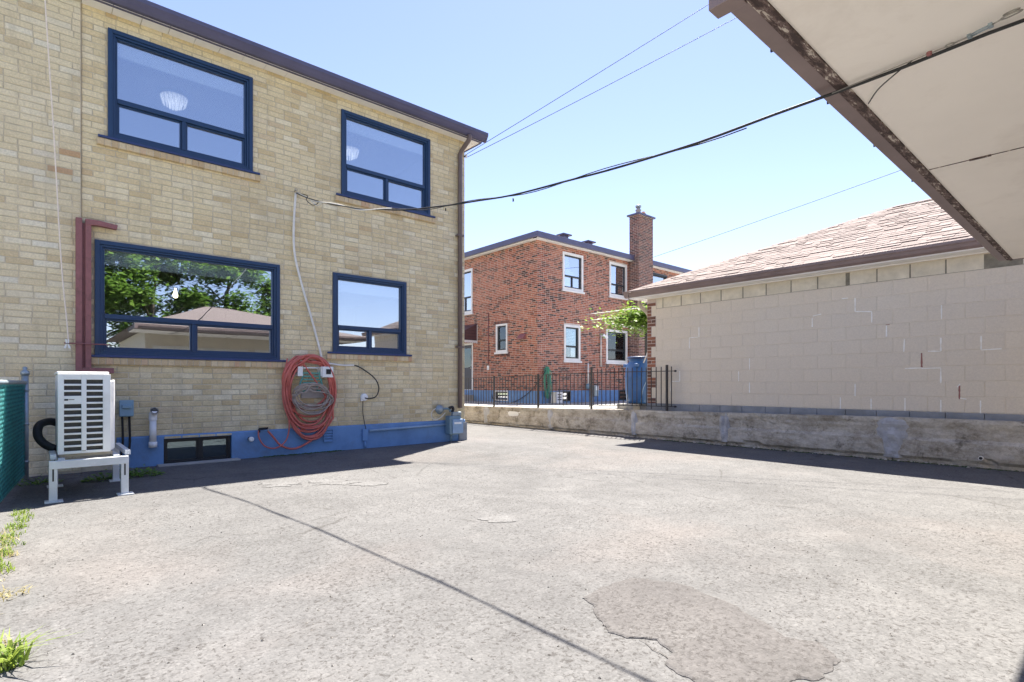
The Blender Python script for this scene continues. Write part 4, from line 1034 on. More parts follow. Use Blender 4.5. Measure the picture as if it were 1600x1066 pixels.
# ================================================================== NEIGHBOUR'S BLOCK GARAGE
GZ0, GZ1, GY0, GY1 = .69, 2.75, -1.15, 6.41
gar = thing('block_garage', 'low neighbouring garage of grey painted concrete blocks with a brown shingled hip roof', 'garage', (12.5, 2.6, .5))
b = MB(); b.box(GX + .004, GX + .2, GY0, GY1, GZ0 - .02, GZ1 + .03); b.box(GX + .2, 15.7, GY1 - .2, GY1, .38, GZ1 + .03); b.box(GX + .2, 15.7, GY0, GY0 + .2, .38, GZ1 + .03); b.box(15.7, 15.9, GY0, GY1, .38, GZ1 + .03)
b.build('wall', M['block_joint'], gar)
b = MB()
for k in range(19):
    y0 = GY0 + k * .4; y1 = min(y0 + .394, GY1)
    if y1 > y0: b.box(GX - .045, GX + .19, y0, y1, .38, GZ0 - .004)
b.build('footing', M['footing'], gar, bev=.006)
b = MB(); pcs = []; bare = []
cr = 0
for r_ in range(10):
    z = GZ0 + .207 * r_ + .1035; y = GY0 + (.0 if r_ % 2 else .2) - .4
    while y < GY1 - .02:
        p, q = max(y, GY0), min(y + .4, GY1 - (.205 if r_ % 2 else .105))
        if q - p > .04:
            jj = .014 if r_ == 9 else .006
            m4 = piece_matrix(Vector((GX + .0 + random.uniform(-.0012, .0012), (p + q) / 2, z)), R(-90), (q - p - jj, .03, .207 - jj), .0012)
            (bare if r_ == 9 else pcs).append((m4, .08))
        y += .4
UBL = MB(); e = .008; ez = .016
UBL.v = [(-.5 + e, 0, -.5 + ez), (.5 - e, 0, -.5 + ez), (.5 - e, 0, .5 - ez), (-.5 + e, 0, .5 - ez)] + [(x, .15, z) for x, z in ((-.5, -.5), (.5, -.5), (.5, .5), (-.5, .5))] + [(x, 1, z) for x, z in ((-.5, -.5), (.5, -.5), (.5, .5), (-.5, .5))]
UBL.f = UB.f; UBL.sm = UB.sm
MB().box(GX + .001, GX + .0038, GY0, GY1 - .21, GZ0 + .207 * 9 + .004, GZ1).build('joint_shade', plain('joint_shade_dark', (.22, .20, .16), .95, .3, 8), gar)  # dark strip behind the top course paints its shadow gaps
place_pieces(gar, pcs, 'concrete_block', 'blockwork', M['block'], UBL)
place_pieces(gar, bare, 'bare_block', 'blockwork', M['bare_block'], UBL)
# repaired joints: (photo px, py of the joint's top), height in blocks, vertical or level
def joint_patch(px, py, px2, py2, mat=None, w=.012):
    a = on_x(px, py, GX - .0035); c = on_x(px2, py2, GX - .0035)
    b = MB(); m = 6; L_ = []
    d = (c - a).normalized(); s = Vector((0, -d.z, d.y))
    for k in range(m + 1):
        p = a.lerp(c, k / m); ww = w * random.uniform(.45, 1.1); L_.append((p + s * ww, p - s * ww))
    for k in range(m):
        q = [L_[k][0], L_[k][1], L_[k + 1][1], L_[k + 1][0]]
        b.prism(q, (.006, 0, 0))
    b.build('mortar_patch', mat or M['white_mortar'], gar)
for q in ((1092, 511, 1092, 527), (1077, 528, 1077, 545), (1077, 528, 1090, 527), (1269, 497, 1269, 511), (1270, 494, 1283, 491), (1336, 466, 1336, 487), (1315, 467, 1325, 466), (1336, 487, 1362, 487), (1362, 487, 1362, 504), (1471, 477, 1471, 499), (1385, 508, 1385, 526), (1413, 530, 1412, 550), (1470, 528, 1470, 549), (1450, 549, 1470, 549), (1533, 525, 1533, 547), (1533, 547, 1565, 545), (1470, 575, 1470, 599), (1470, 575, 1440, 576), (1336, 600, 1336, 619), (1313, 621, 1313, 640), (1361, 623, 1361, 643), (1414, 622, 1414, 645), (1470, 625, 1470, 646), (1532, 626, 1532, 648), (1500, 600, 1496, 605), (1062, 580, 1062, 596), (1049, 596, 1062, 596), (1049, 596, 1047, 612), (1154, 580, 1154, 596), (1171, 560, 1171, 578), (1171, 598, 1171, 614), (1414, 576, 1440, 575), (1500, 622, 1510, 624)):
    joint_patch(*q, w=.009)
joint_patch(1440, 552, 1440, 574, M['red_mortar_smear'], .012); joint_patch(1499, 603, 1499, 624, M['red_mortar_smear'], .011); joint_patch(1384, 508, 1390, 507, M['red_mortar_smear'], .006)
# brick quoins at the far corner
me_q = UB.mesh('quoin_brick', M['quoin_brick']); h = .0675
b = MB(); b.box(GX - .001, GX + .02, GY1 - .2, GY1 + .001, GZ0 - .12, GZ1); b.build('quoin_bed', M['red_mortar'], gar)
b = MB()
for k in range(31):
    z = GZ0 - .1 + h * (k + .5); long = (k // 3) % 2 == 0; w = .2 if long else .1
    if z > GZ1 - .02: break
    if long and k % 3 != 1: parts_ = [(GY1 - w, GY1)]
    elif long: parts_ = [(GY1 - w, GY1 - .1), (GY1 - .1, GY1)]
    else: parts_ = [(GY1 - w, GY1)]
    for p, q in parts_: part_of(gar, 'quoin_brick', me_q, piece_matrix(Vector((GX - .008 + random.uniform(-.002, .002), (p + q) / 2 + .002, z)), R(-90), (q - p - .011, .03, h - .012), .004))
me_blk = UBL.mesh('toothed_block', M['block'])
for k in range(31):
    if (k // 3) % 2 == 1 and k % 3 == 1:
        z = GZ0 - .1 + h * (k + .5)
        if z < GZ1 - .1: part_of(gar, 'toothed_block', me_blk, piece_matrix(Vector((GX - .003, GY1 - .155, z)), R(-90), (.1, .03, h * 3 - .004), 0))
# roof
EX, EZ, Ya, Yb = 9.0, 2.93, 6.70, -1.52
AX, AZ, Ra, Rb = 12.5, 4.50, 3.0, 2.25
FX = AX + (AX - EX)
b = MB(); dz = -.03
P = lambda x, y, z: (x, y, z + dz)
b.quad(P(EX, Yb, EZ), P(EX, Ya, EZ), P(AX, Ra, AZ), P(AX, Rb, AZ)); b.tri(P(EX, Ya, EZ), P(FX, Ya, EZ), P(AX, Ra, AZ)); b.quad(P(FX, Ya, EZ), P(FX, Yb, EZ), P(AX, Rb, AZ), P(AX, Ra, AZ)); b.tri(P(FX, Yb, EZ), P(EX, Yb, EZ), P(AX, Rb, AZ)); b.quad(P(EX, Yb, EZ - .02), P(FX, Yb, EZ - .02), P(FX, Ya, EZ - .02), P(EX, Ya, EZ - .02))
b.build('roof_deck', M['roof_dark'], gar)
up = Vector((AX - EX, 0, AZ - EZ)); SLn = up.length; up.normalize(); nrm = Vector((-up.z, 0, up.x))
USH = MB()                                # unit shingle: x along, y up the slope, butt raised
USH.v = [(-.5, 0, 0), (.5, 0, 0), (.5, 1, 0), (-.5, 1, 0), (-.5, 0, 1), (.5, 0, 1), (.5, 1, .12), (-.5, 1, .12)]
USH.f = [(4, 5, 6, 7), (0, 1, 5, 4), (1, 2, 6, 5), (3, 0, 4, 7), (2, 3, 7, 6)]; USH.sm = [False] * 5
def shingle_face(e0, along, up, nrm, left, right, length, out):
    """courses on a roof plane: left(s), right(s) bound each course along the eave"""
    ex = .14; n = int(length / ex)
    rot = Matrix((along, up, nrm)).transposed().to_4x4()
    for r_ in range(n + 1):
        s = r_ * ex; a0, a1 = left(s + .13), right(s + .13); a = a0 - random.uniform(0, .3)
        while a < a1:
            w = random.choice((.14, .18, .25, .30)); p, q = max(a, a0), min(a + w, a1)
            if q - p > .03:
                th = random.choice((.003, .006, .010, .014)) + random.uniform(0, .002)
                m4 = Matrix.Translation(e0 + along * ((p + q) / 2) + up * s) @ rot @ Matrix.Diagonal((q - p - .004, min(.185, length - s + .02), th, 1))
                out.append((m4, (q - p) * .14))
            a += w
pcs = []; al = Vector((0, -1, 0)); tot = Ya - Yb
shingle_face(Vector((EX - .02, Ya, EZ - .008)), al, up, nrm, lambda s: (Ya - Ra) * s / SLn, lambda s: tot - (Rb - Yb) * s / SLn, SLn, pcs)
up2 = Vector((0, -(Ya - Ra), AZ - EZ)); L2 = up2.length; up2.normalize(); n2 = Vector((0, up2.z, -up2.y))
shingle_face(Vector((FX, Ya + .02, EZ - .008)), Vector((-1, 0, 0)), up2, n2, lambda s: (FX - AX) * s / L2, lambda s: (FX - EX) - (AX - EX) * s / L2, L2, pcs)
place_pieces(gar, pcs, 'shingle', 'shingle_field', M['shingle'], USH)
def ridge_caps(p, q, n):
    p, q = Vector(p), Vector(q); d = (q - p) / n; u = d.normalized(); s = u.cross(Vector((0, 0, 1))).normalized(); k_ = s.cross(u)
    b = MB(); L = d.length
    b.v = [tuple(v) for v in (s * -.17 + k_ * -.056, k_ * .006, s * .17 + k_ * -.056, u * L * 1.15 + s * -.17 + k_ * -.062, u * L * 1.15 + k_ * .002, u * L * 1.15 + s * .17 + k_ * -.062, s * -.13 + k_ * -.06, s * .13 + k_ * -.06)]
    b.f = [(0, 1, 4, 3), (1, 2, 5, 4)]; b.sm = [False] * 2
    me = b.mesh('ridge_cap', M['shingle'])
    for k in range(n): part_of(gar, 'ridge_cap', me, Matrix.Translation(p + d * k + Vector((0, 0, .006))))
ridge_caps((EX, Ya, EZ), (AX, Ra, AZ), 22); ridge_caps((AX, Rb, AZ), (AX, Ra, AZ), 4); ridge_caps((EX, Yb, EZ), (AX, Rb, AZ), 22)
GG = [(EX + .05, 2.80), (EX - .01, 2.80), (EX - .04, 2.83), (EX - .055, 2.87), (EX - .07, 2.885), (EX - .072, 2.925), (EX - .058, 2.925), (EX + .05, 2.92)]
MB().prism([(x, Ya + .07, z) for x, z in GG], (0, Yb - Ya - .1, 0)).build('gutter', M['brown_metal'], gar, bev=.005)
MB().prism([(EX - .07 + .0, Ya + .005, z) if False else (EX - .06, Ya + (EX - x) + .0, z) for x, z in GG], (FX - EX + .1, 0, 0)).build('gutter', M['brown_metal'], gar, bev=.005)
MB().box(EX + .01, GX + .0, Yb + .02, Ya - .02, 2.785, 2.80).build('soffit', M['soffit_white'], gar)
MB().box(EX + .01, FX, GY1 + .005, Ya - .02, 2.778, 2.784).build('soffit', M['soffit_white'], gar)
MB().box(GX - .022, GX - .0, GY0, GY1, 2.764, 2.784).build('frieze_board', M['soffit_white'], gar, bev=.003)
pth = [(GX + .12, Ya - .02, 2.79), (GX + .12, Ya - .03, 2.68), (GX + .18, Ya - .14, 2.55), (GX + .2, GY1 + .1, 2.45), (GX + .2, GY1 + .09, 2.3), (GX + .2, GY1 + .09, 1.6)]
MB().tube(smooth_path(pth, 4), .04, 10).build('downspout', M['tan_metal'], gar)

# ================================================================== IRON RAILING
rl = thing('iron_railing', 'black wrought iron railing on top of the retaining wall before the red brick house', 'railing', (WX + .08, 8, .5))
rx = WX + .075
def rail_z(y): return wall_top(y)
y_end, y_far = 5.80, 13.6
def top_rail_z(y): return 1.315 - max(0, y - 7.6) * .019
for name, f, y0, y1 in (('top_rail', lambda y: top_rail_z(y), 5.72, y_far), ('bottom_rail', lambda y: rail_z(y) + .085, 5.74, y_far)):
    b = MB(); n = 9
    for k in range(n):
        ya, yb = y0 + (y1 - y0) * k / n, y0 + (y1 - y0) * (k + 1) / n
        b.bar((rx, ya, f(ya)), (rx, yb, f(yb)), .03, .014)
    b.build(name, M['iron'], rl)
for z in (top_rail_z(5.72), rail_z(5.72) + .085): MB().lathe((rx, 5.70, z), [(.012, -.018), (.026, -.012), (.026, .012), (.012, .018)], 10).build('rail_knob', M['iron'], rl)
for y in (5.88, 7.76, 9.43, 11.1, 12.8):
    b = MB(); zt = top_rail_z(y) + (.12 if y < 8 else .03); b.box(rx - .018, rx + .018, y - .018, y + .018, rail_z(y) - .01, zt); b.build('post', M['iron'], rl)
me_b = MB().bar((0, 0, 0), (0, 0, 1), .013).mesh('baluster', M['iron'])
y = 5.78
while y < y_far:
    if min(abs(y - p) for p in (5.88, 7.76, 9.43, 11.1, 12.8)) > .03:
        z0 = rail_z(y) + .03 if (int(y * 9) % 7 == 0) else rail_z(y) + .085; z1 = top_rail_z(y) + (.085 if y < 7.7 else .0)
        part_of(rl, 'baluster', me_b, Matrix.Translation((rx, y, z0)) @ Matrix.Diagonal((1, 1, z1 - z0, 1)))
    y += .113

# ================================================================== BLUE BARREL, its supports
bc = Vector((9.60, 6.86, .66))
t = thing('rain_barrel', 'tall blue plastic barrel standing behind the railing at the garage corner', 'barrel', tuple(bc))
k = 1.0
prof = [(.20, .0), (.245, .02), (.262, .1), (.285, .28), (.292, .45), (.292, .52), (.299, .535), (.299, .56), (.292, .575), (.283, .70), (.262, .78), (.225, .86), (.205, .90), (.232, .91), (.232, .955)]
MB().lathe(bc, prof, 32).build('body', M['barrel_blue'], t)
MB().lathe(bc + Vector((0, 0, .956)), [(.242, -.03), (.245, .0), (.238, .022), (.19, .03)], 32).build('lid', plain('lid_blue', (.03, .06, .15), .45), t)
for a in (3.6, 1.9):
    p = bc + Vector((.285 * math.cos(a), .285 * math.sin(a), .79)); MB().box(p.x - .05, p.x + .05, p.y - .04, p.y + .04, p.z - .03, p.z + .045).build('grip', M['barrel_blue'], t, bev=.015)
MB().tube(smooth_path([bc + Vector((-.1, -.27, .75)), bc + Vector((-.14, -.29, .5)), bc + Vector((-.2, -.24, .3)), bc + Vector((-.24, -.22, .05))], 5), .008, 6).build('overflow_tube', M['pipe_grey'], t)
for dx_, dy_, lb in ((-.2, .13, 'pale concrete block under the left side of the blue barrel'), (.12, -.02, 'pale concrete block under the right side of the blue barrel')):
    p = bc + Vector((dx_, dy_, 0)); MB().box(p.x - .13, p.x + .13, p.y - .2, p.y + .2, .42, .655).build('concrete_block', M['concrete'], bev=.01, label=lb, cat='block', group='blocks under the blue barrel')
MB().tube([(GX + .18, GY1 + .22, 1.5), (GX + .3, GY1 + .06, 2.0)], .013, 8).build('wooden_stick', M['white_trim'], label='pale stick leaning beside the blue barrel lid', cat='stick')

# ================================================================== RED BRICK HOUSE
red = thing('red_brick_house', 'two storey red brick house with a low roof and tall chimney beyond the railing', 'house', (19, 18, .37))
RB, RT, RX1, RY1 = .82, 6.25, 25.6, 24.
RW = [(14.86, 16.01, 4.62, 6.03), (17.62, 18.78, 4.67, 6.06), (14.93, 15.84, 1.95, 3.31), (17.41, 18.81, 1.95, 3.29), (20.5, 21.8, 4.7, 6.03)]
LW = [(17.87, 19.0, 4.0, 5.83), (15.68, 16.36, 2.30, 3.38)]
DOOR = (17.85, 18.75, .82, 2.75)
b = MB(); holed_wall(b, RX + .004, RX1, RB, RT + .1, RW, RY + .004, RY + .22)
holed_wall(b, RY + .22, RY1, RB, RT + .1, LW + [DOOR], RX + .004, RX + .22, 'y')
b.box(RX1 - .2, RX1, RY + .22, RY1, RB, RT); b.box(RX + .22, RX1 - .2, RY1 - .2, RY1, RB, RT); b.build('wall', M['red_mortar'], red)
hr = [(a - RX, c - RX, z0, z1) for a, c, z0, z1 in RW]
pcs = course_bricks((RX, RY + .004, 0), 0, RX1 - RX, RB, RT, .215, .067, .0125, hr, proud=.006, irregular=.12)
hl = [(RY1 - c, RY1 - a, z0, z1) for a, c, z0, z1 in LW + [DOOR]]
pcs += course_bricks((RX + .004, RY1, 0), R(-90), RY1 - RY, RB, RT, .215, .067, .0125, hl, proud=.006, irregular=.12)
place_pieces(red, pcs, 'brick', 'brickwork', M['red_brick'], UB, hide=lambda p: (project(p)[0] < 728))
# foundation of painted blocks, with basement windows
BWR = [(14.55, 15.25, .42, .80), (18.25, 19.35, .40, .81)]; BWL = [(15.6, 16.42, .42, .81)]
b = MB(); holed_wall(b, RX - .02, RX1, .3, RB - .003, BWR, RY - .022, RY + .2); holed_wall(b, RY + .2, RY1, .3, RB - .003, BWL, RX - .022, RX + .2, 'y'); b.box(RX - .022, RX - .0201, RY - .022, RY + .2, .3, RB - .003); b.build('foundation', M['shade_blue_paint'], red, label='blue block foundation')
me_f = UBL.mesh('foundation_block', M['shade_blue_paint'])
for r_ in range(2):
    z = .42 + .2 * r_ + .1; x = RX - .2 * r_
    while x < 21:
        p, q = max(x, RX - .02), x + .4
        if not any(q > h[0] and p < h[1] for h in BWR) and q - p > .1: part_of(red, 'foundation_block', me_f, piece_matrix(Vector(((p + q) / 2, RY - .028, z)), 0, (q - p - .008, .03, .192), 0))
        x += .4
def sash_window(parent, along, a, c, z0, z1, face, trim, dark, rail=.4, blind=None, split=True, trim_w=.09, sill=True):
    """window on a face x = const ('y') or y = const ('x')"""
    def bx(b, p, q, d0, d1, zz0, zz1):
        return b.box(p, q, face + d0, face + d1, zz0, zz1) if along == 'x' else b.box(face + d0, face + d1, p, q, zz0, zz1)
    def rg(b, p, q, zz0, zz1, w, d0, d1):
        bx(b, p, p + w, d0, d1, zz0, zz1); bx(b, q - w, q, d0, d1, zz0, zz1); bx(b, p + w, q - w, d0, d1, zz1 - w, zz1); bx(b, p + w, q - w, d0, d1, zz0, zz0 + w); return b
    w = rg(MB(), a, c, z0, z1, trim_w, -.02, .1).build('window', trim, parent)
    s = rg(MB(), a + trim_w, c - trim_w, z0 + trim_w, z1 - trim_w, .05, .03, .09); zr = z0 + (z1 - z0) * rail
    bx(s, a + trim_w + .05, c - trim_w - .05, .025, .09, zr - .03, zr + .03)
    if split: xm = (a + c) / 2; bx(s, xm - .02, xm + .02, .03, .09, z0 + trim_w + .05, zr - .03)
    s.build('frame', dark, w)
    bx(MB(), a + trim_w + .045, c - trim_w - .045, .06, .066, zr + .027, z1 - trim_w - .045).build('pane', M['clear_glass'] if blind else M['pale_glass'], w)
    bx(MB(), a + trim_w + .045, c - trim_w - .045, .07, .076, z0 + trim_w + .045, zr - .027).build('pane', M['clear_glass'] if blind else M['pale_glass'], w)
    bk = bx(MB(), a + trim_w, c - trim_w, .215, .22, z0 + trim_w, z1 - trim_w); bk.build('room_back', blind[1] if blind else M['pale_blind'] if split else M['room'], w) if not blind else None
    if blind:
        s = MB(); z = z1 - trim_w - .02
        while z > zr + .02:
            bx(s, a + trim_w + .03, c - trim_w - .03, .10, .125, z - .05, z - .006); z -= .055
        s.build('slatted_blind', blind[0], w); bx(MB(), a + trim_w, c - trim_w, .215, .22, z0 + trim_w, z1 - trim_w).build('room_back', blind[1], w)
        bx(MB(), (a + c) / 2 + .05, c - trim_w - .05, .11, .13, z0 + trim_w + .05, zr - .05).build('inner_sash', blind[2], w)
    if sill: bx(MB(), a - .05, c + .05, -.06, .03, z0 - .075, z0 - .003).build('sill', trim, w, bev=.006)
    return w
dk = M['black_frame']
sash_window(red, 'x', *RW[0], RY, M['white_trim'], dk, .38); sash_window(red, 'x', *RW[1], RY, M['white_trim'], dk, .36)
sash_window(red, 'x', *RW[2], RY, M['white_trim'], dk, .40, (M['pale_blind'], M['dark_coil'], M['white_trim']), False)
sash_window(red, 'x', *RW[3], RY, M['white_trim'], dk, .38, (M['aqua_blind'], M['dark_coil'], M['aqua_blind']), False)
sash_window(red, 'x', *RW[4], RY, dk, dk, .38)
sash_window(red, 'y', *LW[0], RX, M['white_trim'], dk, .37); sash_window(red, 'y', *LW[1], RX, M['white_trim'], dk, .42, (M['white_trim'], M['awning_brown'], M['grey_trim']), False, .07)
for q in BWR: sash_window(red, 'x', *q, RY - .02, M['black_frame'], dk, .5, None, False, .03, False)
for q in BWL: sash_window(red, 'y', *q, RX - .02, M['white_trim'], dk, .5, None, False, .04, False)
# rows of soldier bricks over and under the small windows
me_h = UB.mesh('lintel_brick', M['chimney_brick'])
for y in [15.58 + .07 * k for k in range(13)]:
    for z in (3.44, 2.21): part_of(red, 'lintel_brick', me_h, piece_matrix(Vector((RX - .012, y, z)), R(-90), (.06, .03, .115), .01))
# door, awning
d = MB().box(RX + .03, RX + .08, DOOR[0], DOOR[1], DOOR[2], DOOR[3]).build('door', M['door_dark'], red)
MB().ring_x(DOOR[0] - .0, DOOR[1], DOOR[2], DOOR[3], .07, RX - .01, RX + .1, .02).build('frame', M['white_trim'], d)
MB().box(RX + .022, RX + .028, DOOR[0] + .16, DOOR[1] - .16, 1.75, 2.55).build('pane', M['dark_glass'], d)
MB().lathe((RX + .03, DOOR[0] + .13, 1.72), [(.012, .0), (.03, .04), (.03, .06), (.01, .07)], 10, 'x').build('handle', M['steel'], d)
MB().box(RX - .6, RX - .03, DOOR[0] - .1, DOOR[1] + .1, .36, .62).build('doorstep', M['concrete'], red)
aw = MB(); y0, y1 = 17.55, 19.0
aw.prism([(RX - .002, y0, 3.5), (RX - .95, y0, 3.05), (RX - .95, y0, 2.82), (RX - .002, y0, 2.82)], (0, .03, 0)); aw.prism([(RX - .002, y1, 3.5), (RX - .95, y1, 3.05), (RX - .95, y1, 2.82), (RX - .002, y1, 2.82)], (0, .03, 0))
aw.prism([(RX - .002, y0 - .02, 3.52), (RX - .97, y0 - .02, 3.06), (RX - .97, y0 - .02, 3.035), (RX - .002, y0 - .02, 3.49)], (0, y1 - y0 + .07, 0)); aw = aw.build('awning', M['awning_brown'], red)
s = MB(); s.box(RX - .98, RX - .0, y0 - .015, y0 - .005, 2.76, 2.83); s.box(RX - .03, RX - .002, y0 - .014, y0 - .004, 2.83, 3.52)
for k in range(9): s.lathe((RX - .05 - k * .108, y0 - .004, 2.765), [(.05, .0), (.05, .012)], 12, 'y')
s.build('trim', M['white_trim'], aw)
for k in range(4): MB().box(RX - .94 + (k > 2) * .3, RX - .004, y0 - .006, y0 - .001, 2.86 + k * .12, 2.868 + k * .12).build('seam', M['rubber'], aw)
# eaves and low hip roof
EO = .22
s = MB(); s.box(RX - EO, RX1 + EO, RY - EO + .021, RY + .0, RT - .02, RT + .03); s.box(RX - EO + .021, RX, RY, RY1 + EO, RT - .02, RT + .03); s.build('soffit', M['white_trim'], red)
s = MB(); s.box(RX - EO + .02, RX1, RY - EO - .0, RY - EO + .03, RT - .035, RT + .01); s.box(RX - EO, RX - EO + .02, RY - EO, RY1, RT - .035, RT + .01); s.build('frieze_board', M['white_trim'], red)
s = MB(); s.box(RX - EO - .09, RX1 + EO, RY - EO - .1, RY - EO - .002, RT + .0, RT + .2); s.box(RX - EO - .1, RX - EO - .002, RY - EO - .098, RY1 + EO, RT + .001, RT + .198); s.build('gutter', M['gutter_slate'], red, bev=.012)
s = MB(); xm, ym = (RX + RX1) / 2, (RY + RY1) / 2; e = EO + .05; z0 = RT + .17; zr = z0 + 1.0
c4 = [(RX - e, RY - e, z0), (RX1 + e, RY - e, z0), (RX1 + e, RY1 + e, z0), (RX - e, RY1 + e, z0)]; r1, r2 = (xm - 1, ym, zr), (xm + 1, ym, zr)
s.quad(c4[0], c4[1], r2, r1); s.tri(c4[1], c4[2], r2); s.quad(c4[2], c4[3], r1, r2); s.tri(c4[3], c4[0], r1); s.build('roof', M['shingle'], red)
for px, py in ((883, 370), (921, 381)):
    q = on_y(px, py, RY + 1.0); v = MB().box(q.x - .25, q.x + .25, RY + .85, RY + 1.25, q.z + .04, q.z + .09); v.box(q.x - .14, q.x + .14, RY + .95, RY + 1.15, z0 - .02, q.z + .04); v.build('roof_vent', M['gutter_slate'], red)
# chimney
CX0, CX1, CY0, CY1, CZ = 18.88, 19.90, 13.5, 13.98, 8.12
ch = MB().box(CX0 + .004, CX1 - .004, CY0 + .004, CY1, .35, CZ).build('chimney', M['red_mortar'], red)
pc = course_bricks((CX0, CY0 + .004, 0), 0, CX1 - CX0, .4, CZ, .215, .067, .011, (), proud=.006) + course_bricks((CX0 + .004, CY1, 0), R(-90), CY1 - CY0, .4, CZ, .215, .067, .011, (), proud=.006)
pc2 = []
for m4, s_ in pc: pc2.append((m4, s_))
bm = MB()
for m4, s_ in pc2:
    i = len(bm.v); bm.v += [tuple(m4 @ Vector(p)) for p in UB.v]; bm.f += [tuple(i + a for a in f) for f in UB.f]; bm.sm += UB.sm
bm.build('chimney_brickwork', M['chimney_brick'], ch, kind='stuff')
MB().box(CX0 - .08, CX1 + .08, CY0 - .08, CY1 + .08, CZ, CZ + .07).build('chimney_cap', M['gutter_slate'], ch, bev=.01)
for cx, hh, r in ((CX0 + .30, .36, .1), (CX0 + .66, .22, .09)):
    fl_ = MB().lathe((cx, (CY0 + CY1) / 2, CZ + .07), [(r * 1.1, .0), (r, .05), (r, hh * .5), (r * 1.25, hh * .55), (r * 1.25, hh * .62), (r * .8, hh * .66), (r * .8, hh)], 16); fl_.build('flue', M['chimney_brick'] if r < .1 else M['cap_concrete'], ch)
    if r >= .1: MB().lathe((cx, (CY0 + CY1) / 2, CZ + .07 + hh), [(.11, -.03), (.13, .0), (.11, .06)], 14).build('flue_cap', M['galvanised'], ch)

# things on and by the red house
p0 = on_y(856, 574, RY - .12); rnd = random.Random(9); pts = []
for L in range(7):
    xo = rnd.uniform(-.09, .09); wd = rnd.uniform(.09, .15); zb = rnd.uniform(.52, .8)
    for k in range(14):
        a = math.pi / 2 - 2 * math.pi * k / 14; zc = (p0.z + zb) / 2; pts.append(Vector((p0.x + xo + wd * math.cos(a), RY - .1 - .05 * rnd.random(), zc + (p0.z - zb) / 2 * math.sin(a) + rnd.uniform(-.02, .02))))
MB().tube(smooth_path(pts, 3), .016, 7).build('garden_hose', M['green_hose'], label='green garden hose hung in a long coil at the red house corner', cat='hose')
pts = [p0 + Vector((0, 0, 0)), on_x(842, 595, RX - .08), on_x(828, 612, RX - .06), on_x(808, 626, RX - .06), on_x(790, 630, RX - .06), on_x(772, 625, RX - .05), on_x(768, 616, RX - .05)]
MB().tube(smooth_path(pts, 5), .014, 6).build('cable', M['cable_black'], label='black cable sagging along the blue foundation of the red house', cat='cable')
q0, q1 = on_y(868, 614, RY - .35), on_y(879, 633, RY - .35)
t = thing('plastic_bin', 'small white bin with dark marks standing by the green hose', 'bin', (q0.x, RY - .35, .37)); MB().box(q0.x, q1.x, RY - .36, RY - .1, .372, q0.z).build('body', M['white_plastic'], t, bev=.02); MB().box(q0.x - .01, q1.x + .01, RY - .37, RY - .09, q0.z, q0.z + .03).build('lid', M['white_plastic'], t, bev=.008)
for k in range(3): MB().box(q0.x + .1, q1.x - .07, RY - .364, RY - .36, .48 + k * .09, .52 + k * .09).build('mark', M['black_frame'], t)
q0, q1 = on_y(919, 568, RY - .1), on_y(919, 602, RY - .1)
t = thing('gas_meter', 'grey gas meter with a white riser pipe on the red house wall', 'gas meter', (q0.x, RY, .9))
MB().tube([q0, q1], .03, 8).build('riser', M['cable_white'], t); MB().lathe(q1 + Vector((-.05, 0, -.05)), [(.05, .0), (.12, .02), (.12, .06), (.05, .1)], 14, 'y').build('regulator', M['meter_grey'], t)
p = on_y(928, 607, RY - .1); MB().box(p.x - .12, p.x + .12, RY - .25, RY - .03, p.z - .32, p.z + .12).build('meter_body', M['galvanised'], t, bev=.03); MB().box(p.x - .08, p.x + .06, RY - .28, RY - .255, p.z - .08, p.z + .08).build('dial', M['white_plastic'], t)
q0, q1 = on_y(939, 523, RY - .06), on_y(939, 573, RY - .06)
t = thing('wall_light', 'white floodlight on a thin pole between the two lower windows of the red house', 'light', (q1.x, RY, q1.z)); MB().tube([q0, q1], .022, 8).build('pole', M['cable_white'], t)
for dx_ in (.05, .2): MB().lathe(q0 + Vector((dx_, -.02, -.1 + .04 * (dx_ < .1))), [(.04, -.05), (.05, .02), (.08, .1), (.075, .12)], 12, 'y').build('lamp_head', M['white_plastic'], t)
p = on_x(763, 575, RX - .02); MB().box(RX - .05, RX - .006, p.y - .06, p.y + .06, p.z - .09, p.z + .09).build('outlet_cover', M['white_plastic'], bev=.015, label='small white outlet cover on the left face of the red house', cat='outlet')
p = on_x(817, 527, RX); b = MB(); b.prism([(RX - .005, p.y - .17, p.z + .13), (RX - .15, p.y - .17, p.z - .03), (RX - .15, p.y - .17, p.z - .08), (RX - .005, p.y - .17, p.z - .08)], (0, .34, 0)); b.build('vent_hood', M['rust_red'], label='brown vent hood on the left face of the red house near its corner', cat='vent')
p = on_x(763, 489, RX - .02); q = on_x(763, 570, RX - .02); MB().tube([p, q], .016, 6).build('wall_wire', M['rust_red'], label='thin brown wire running down the left face of the red house', cat='wire')

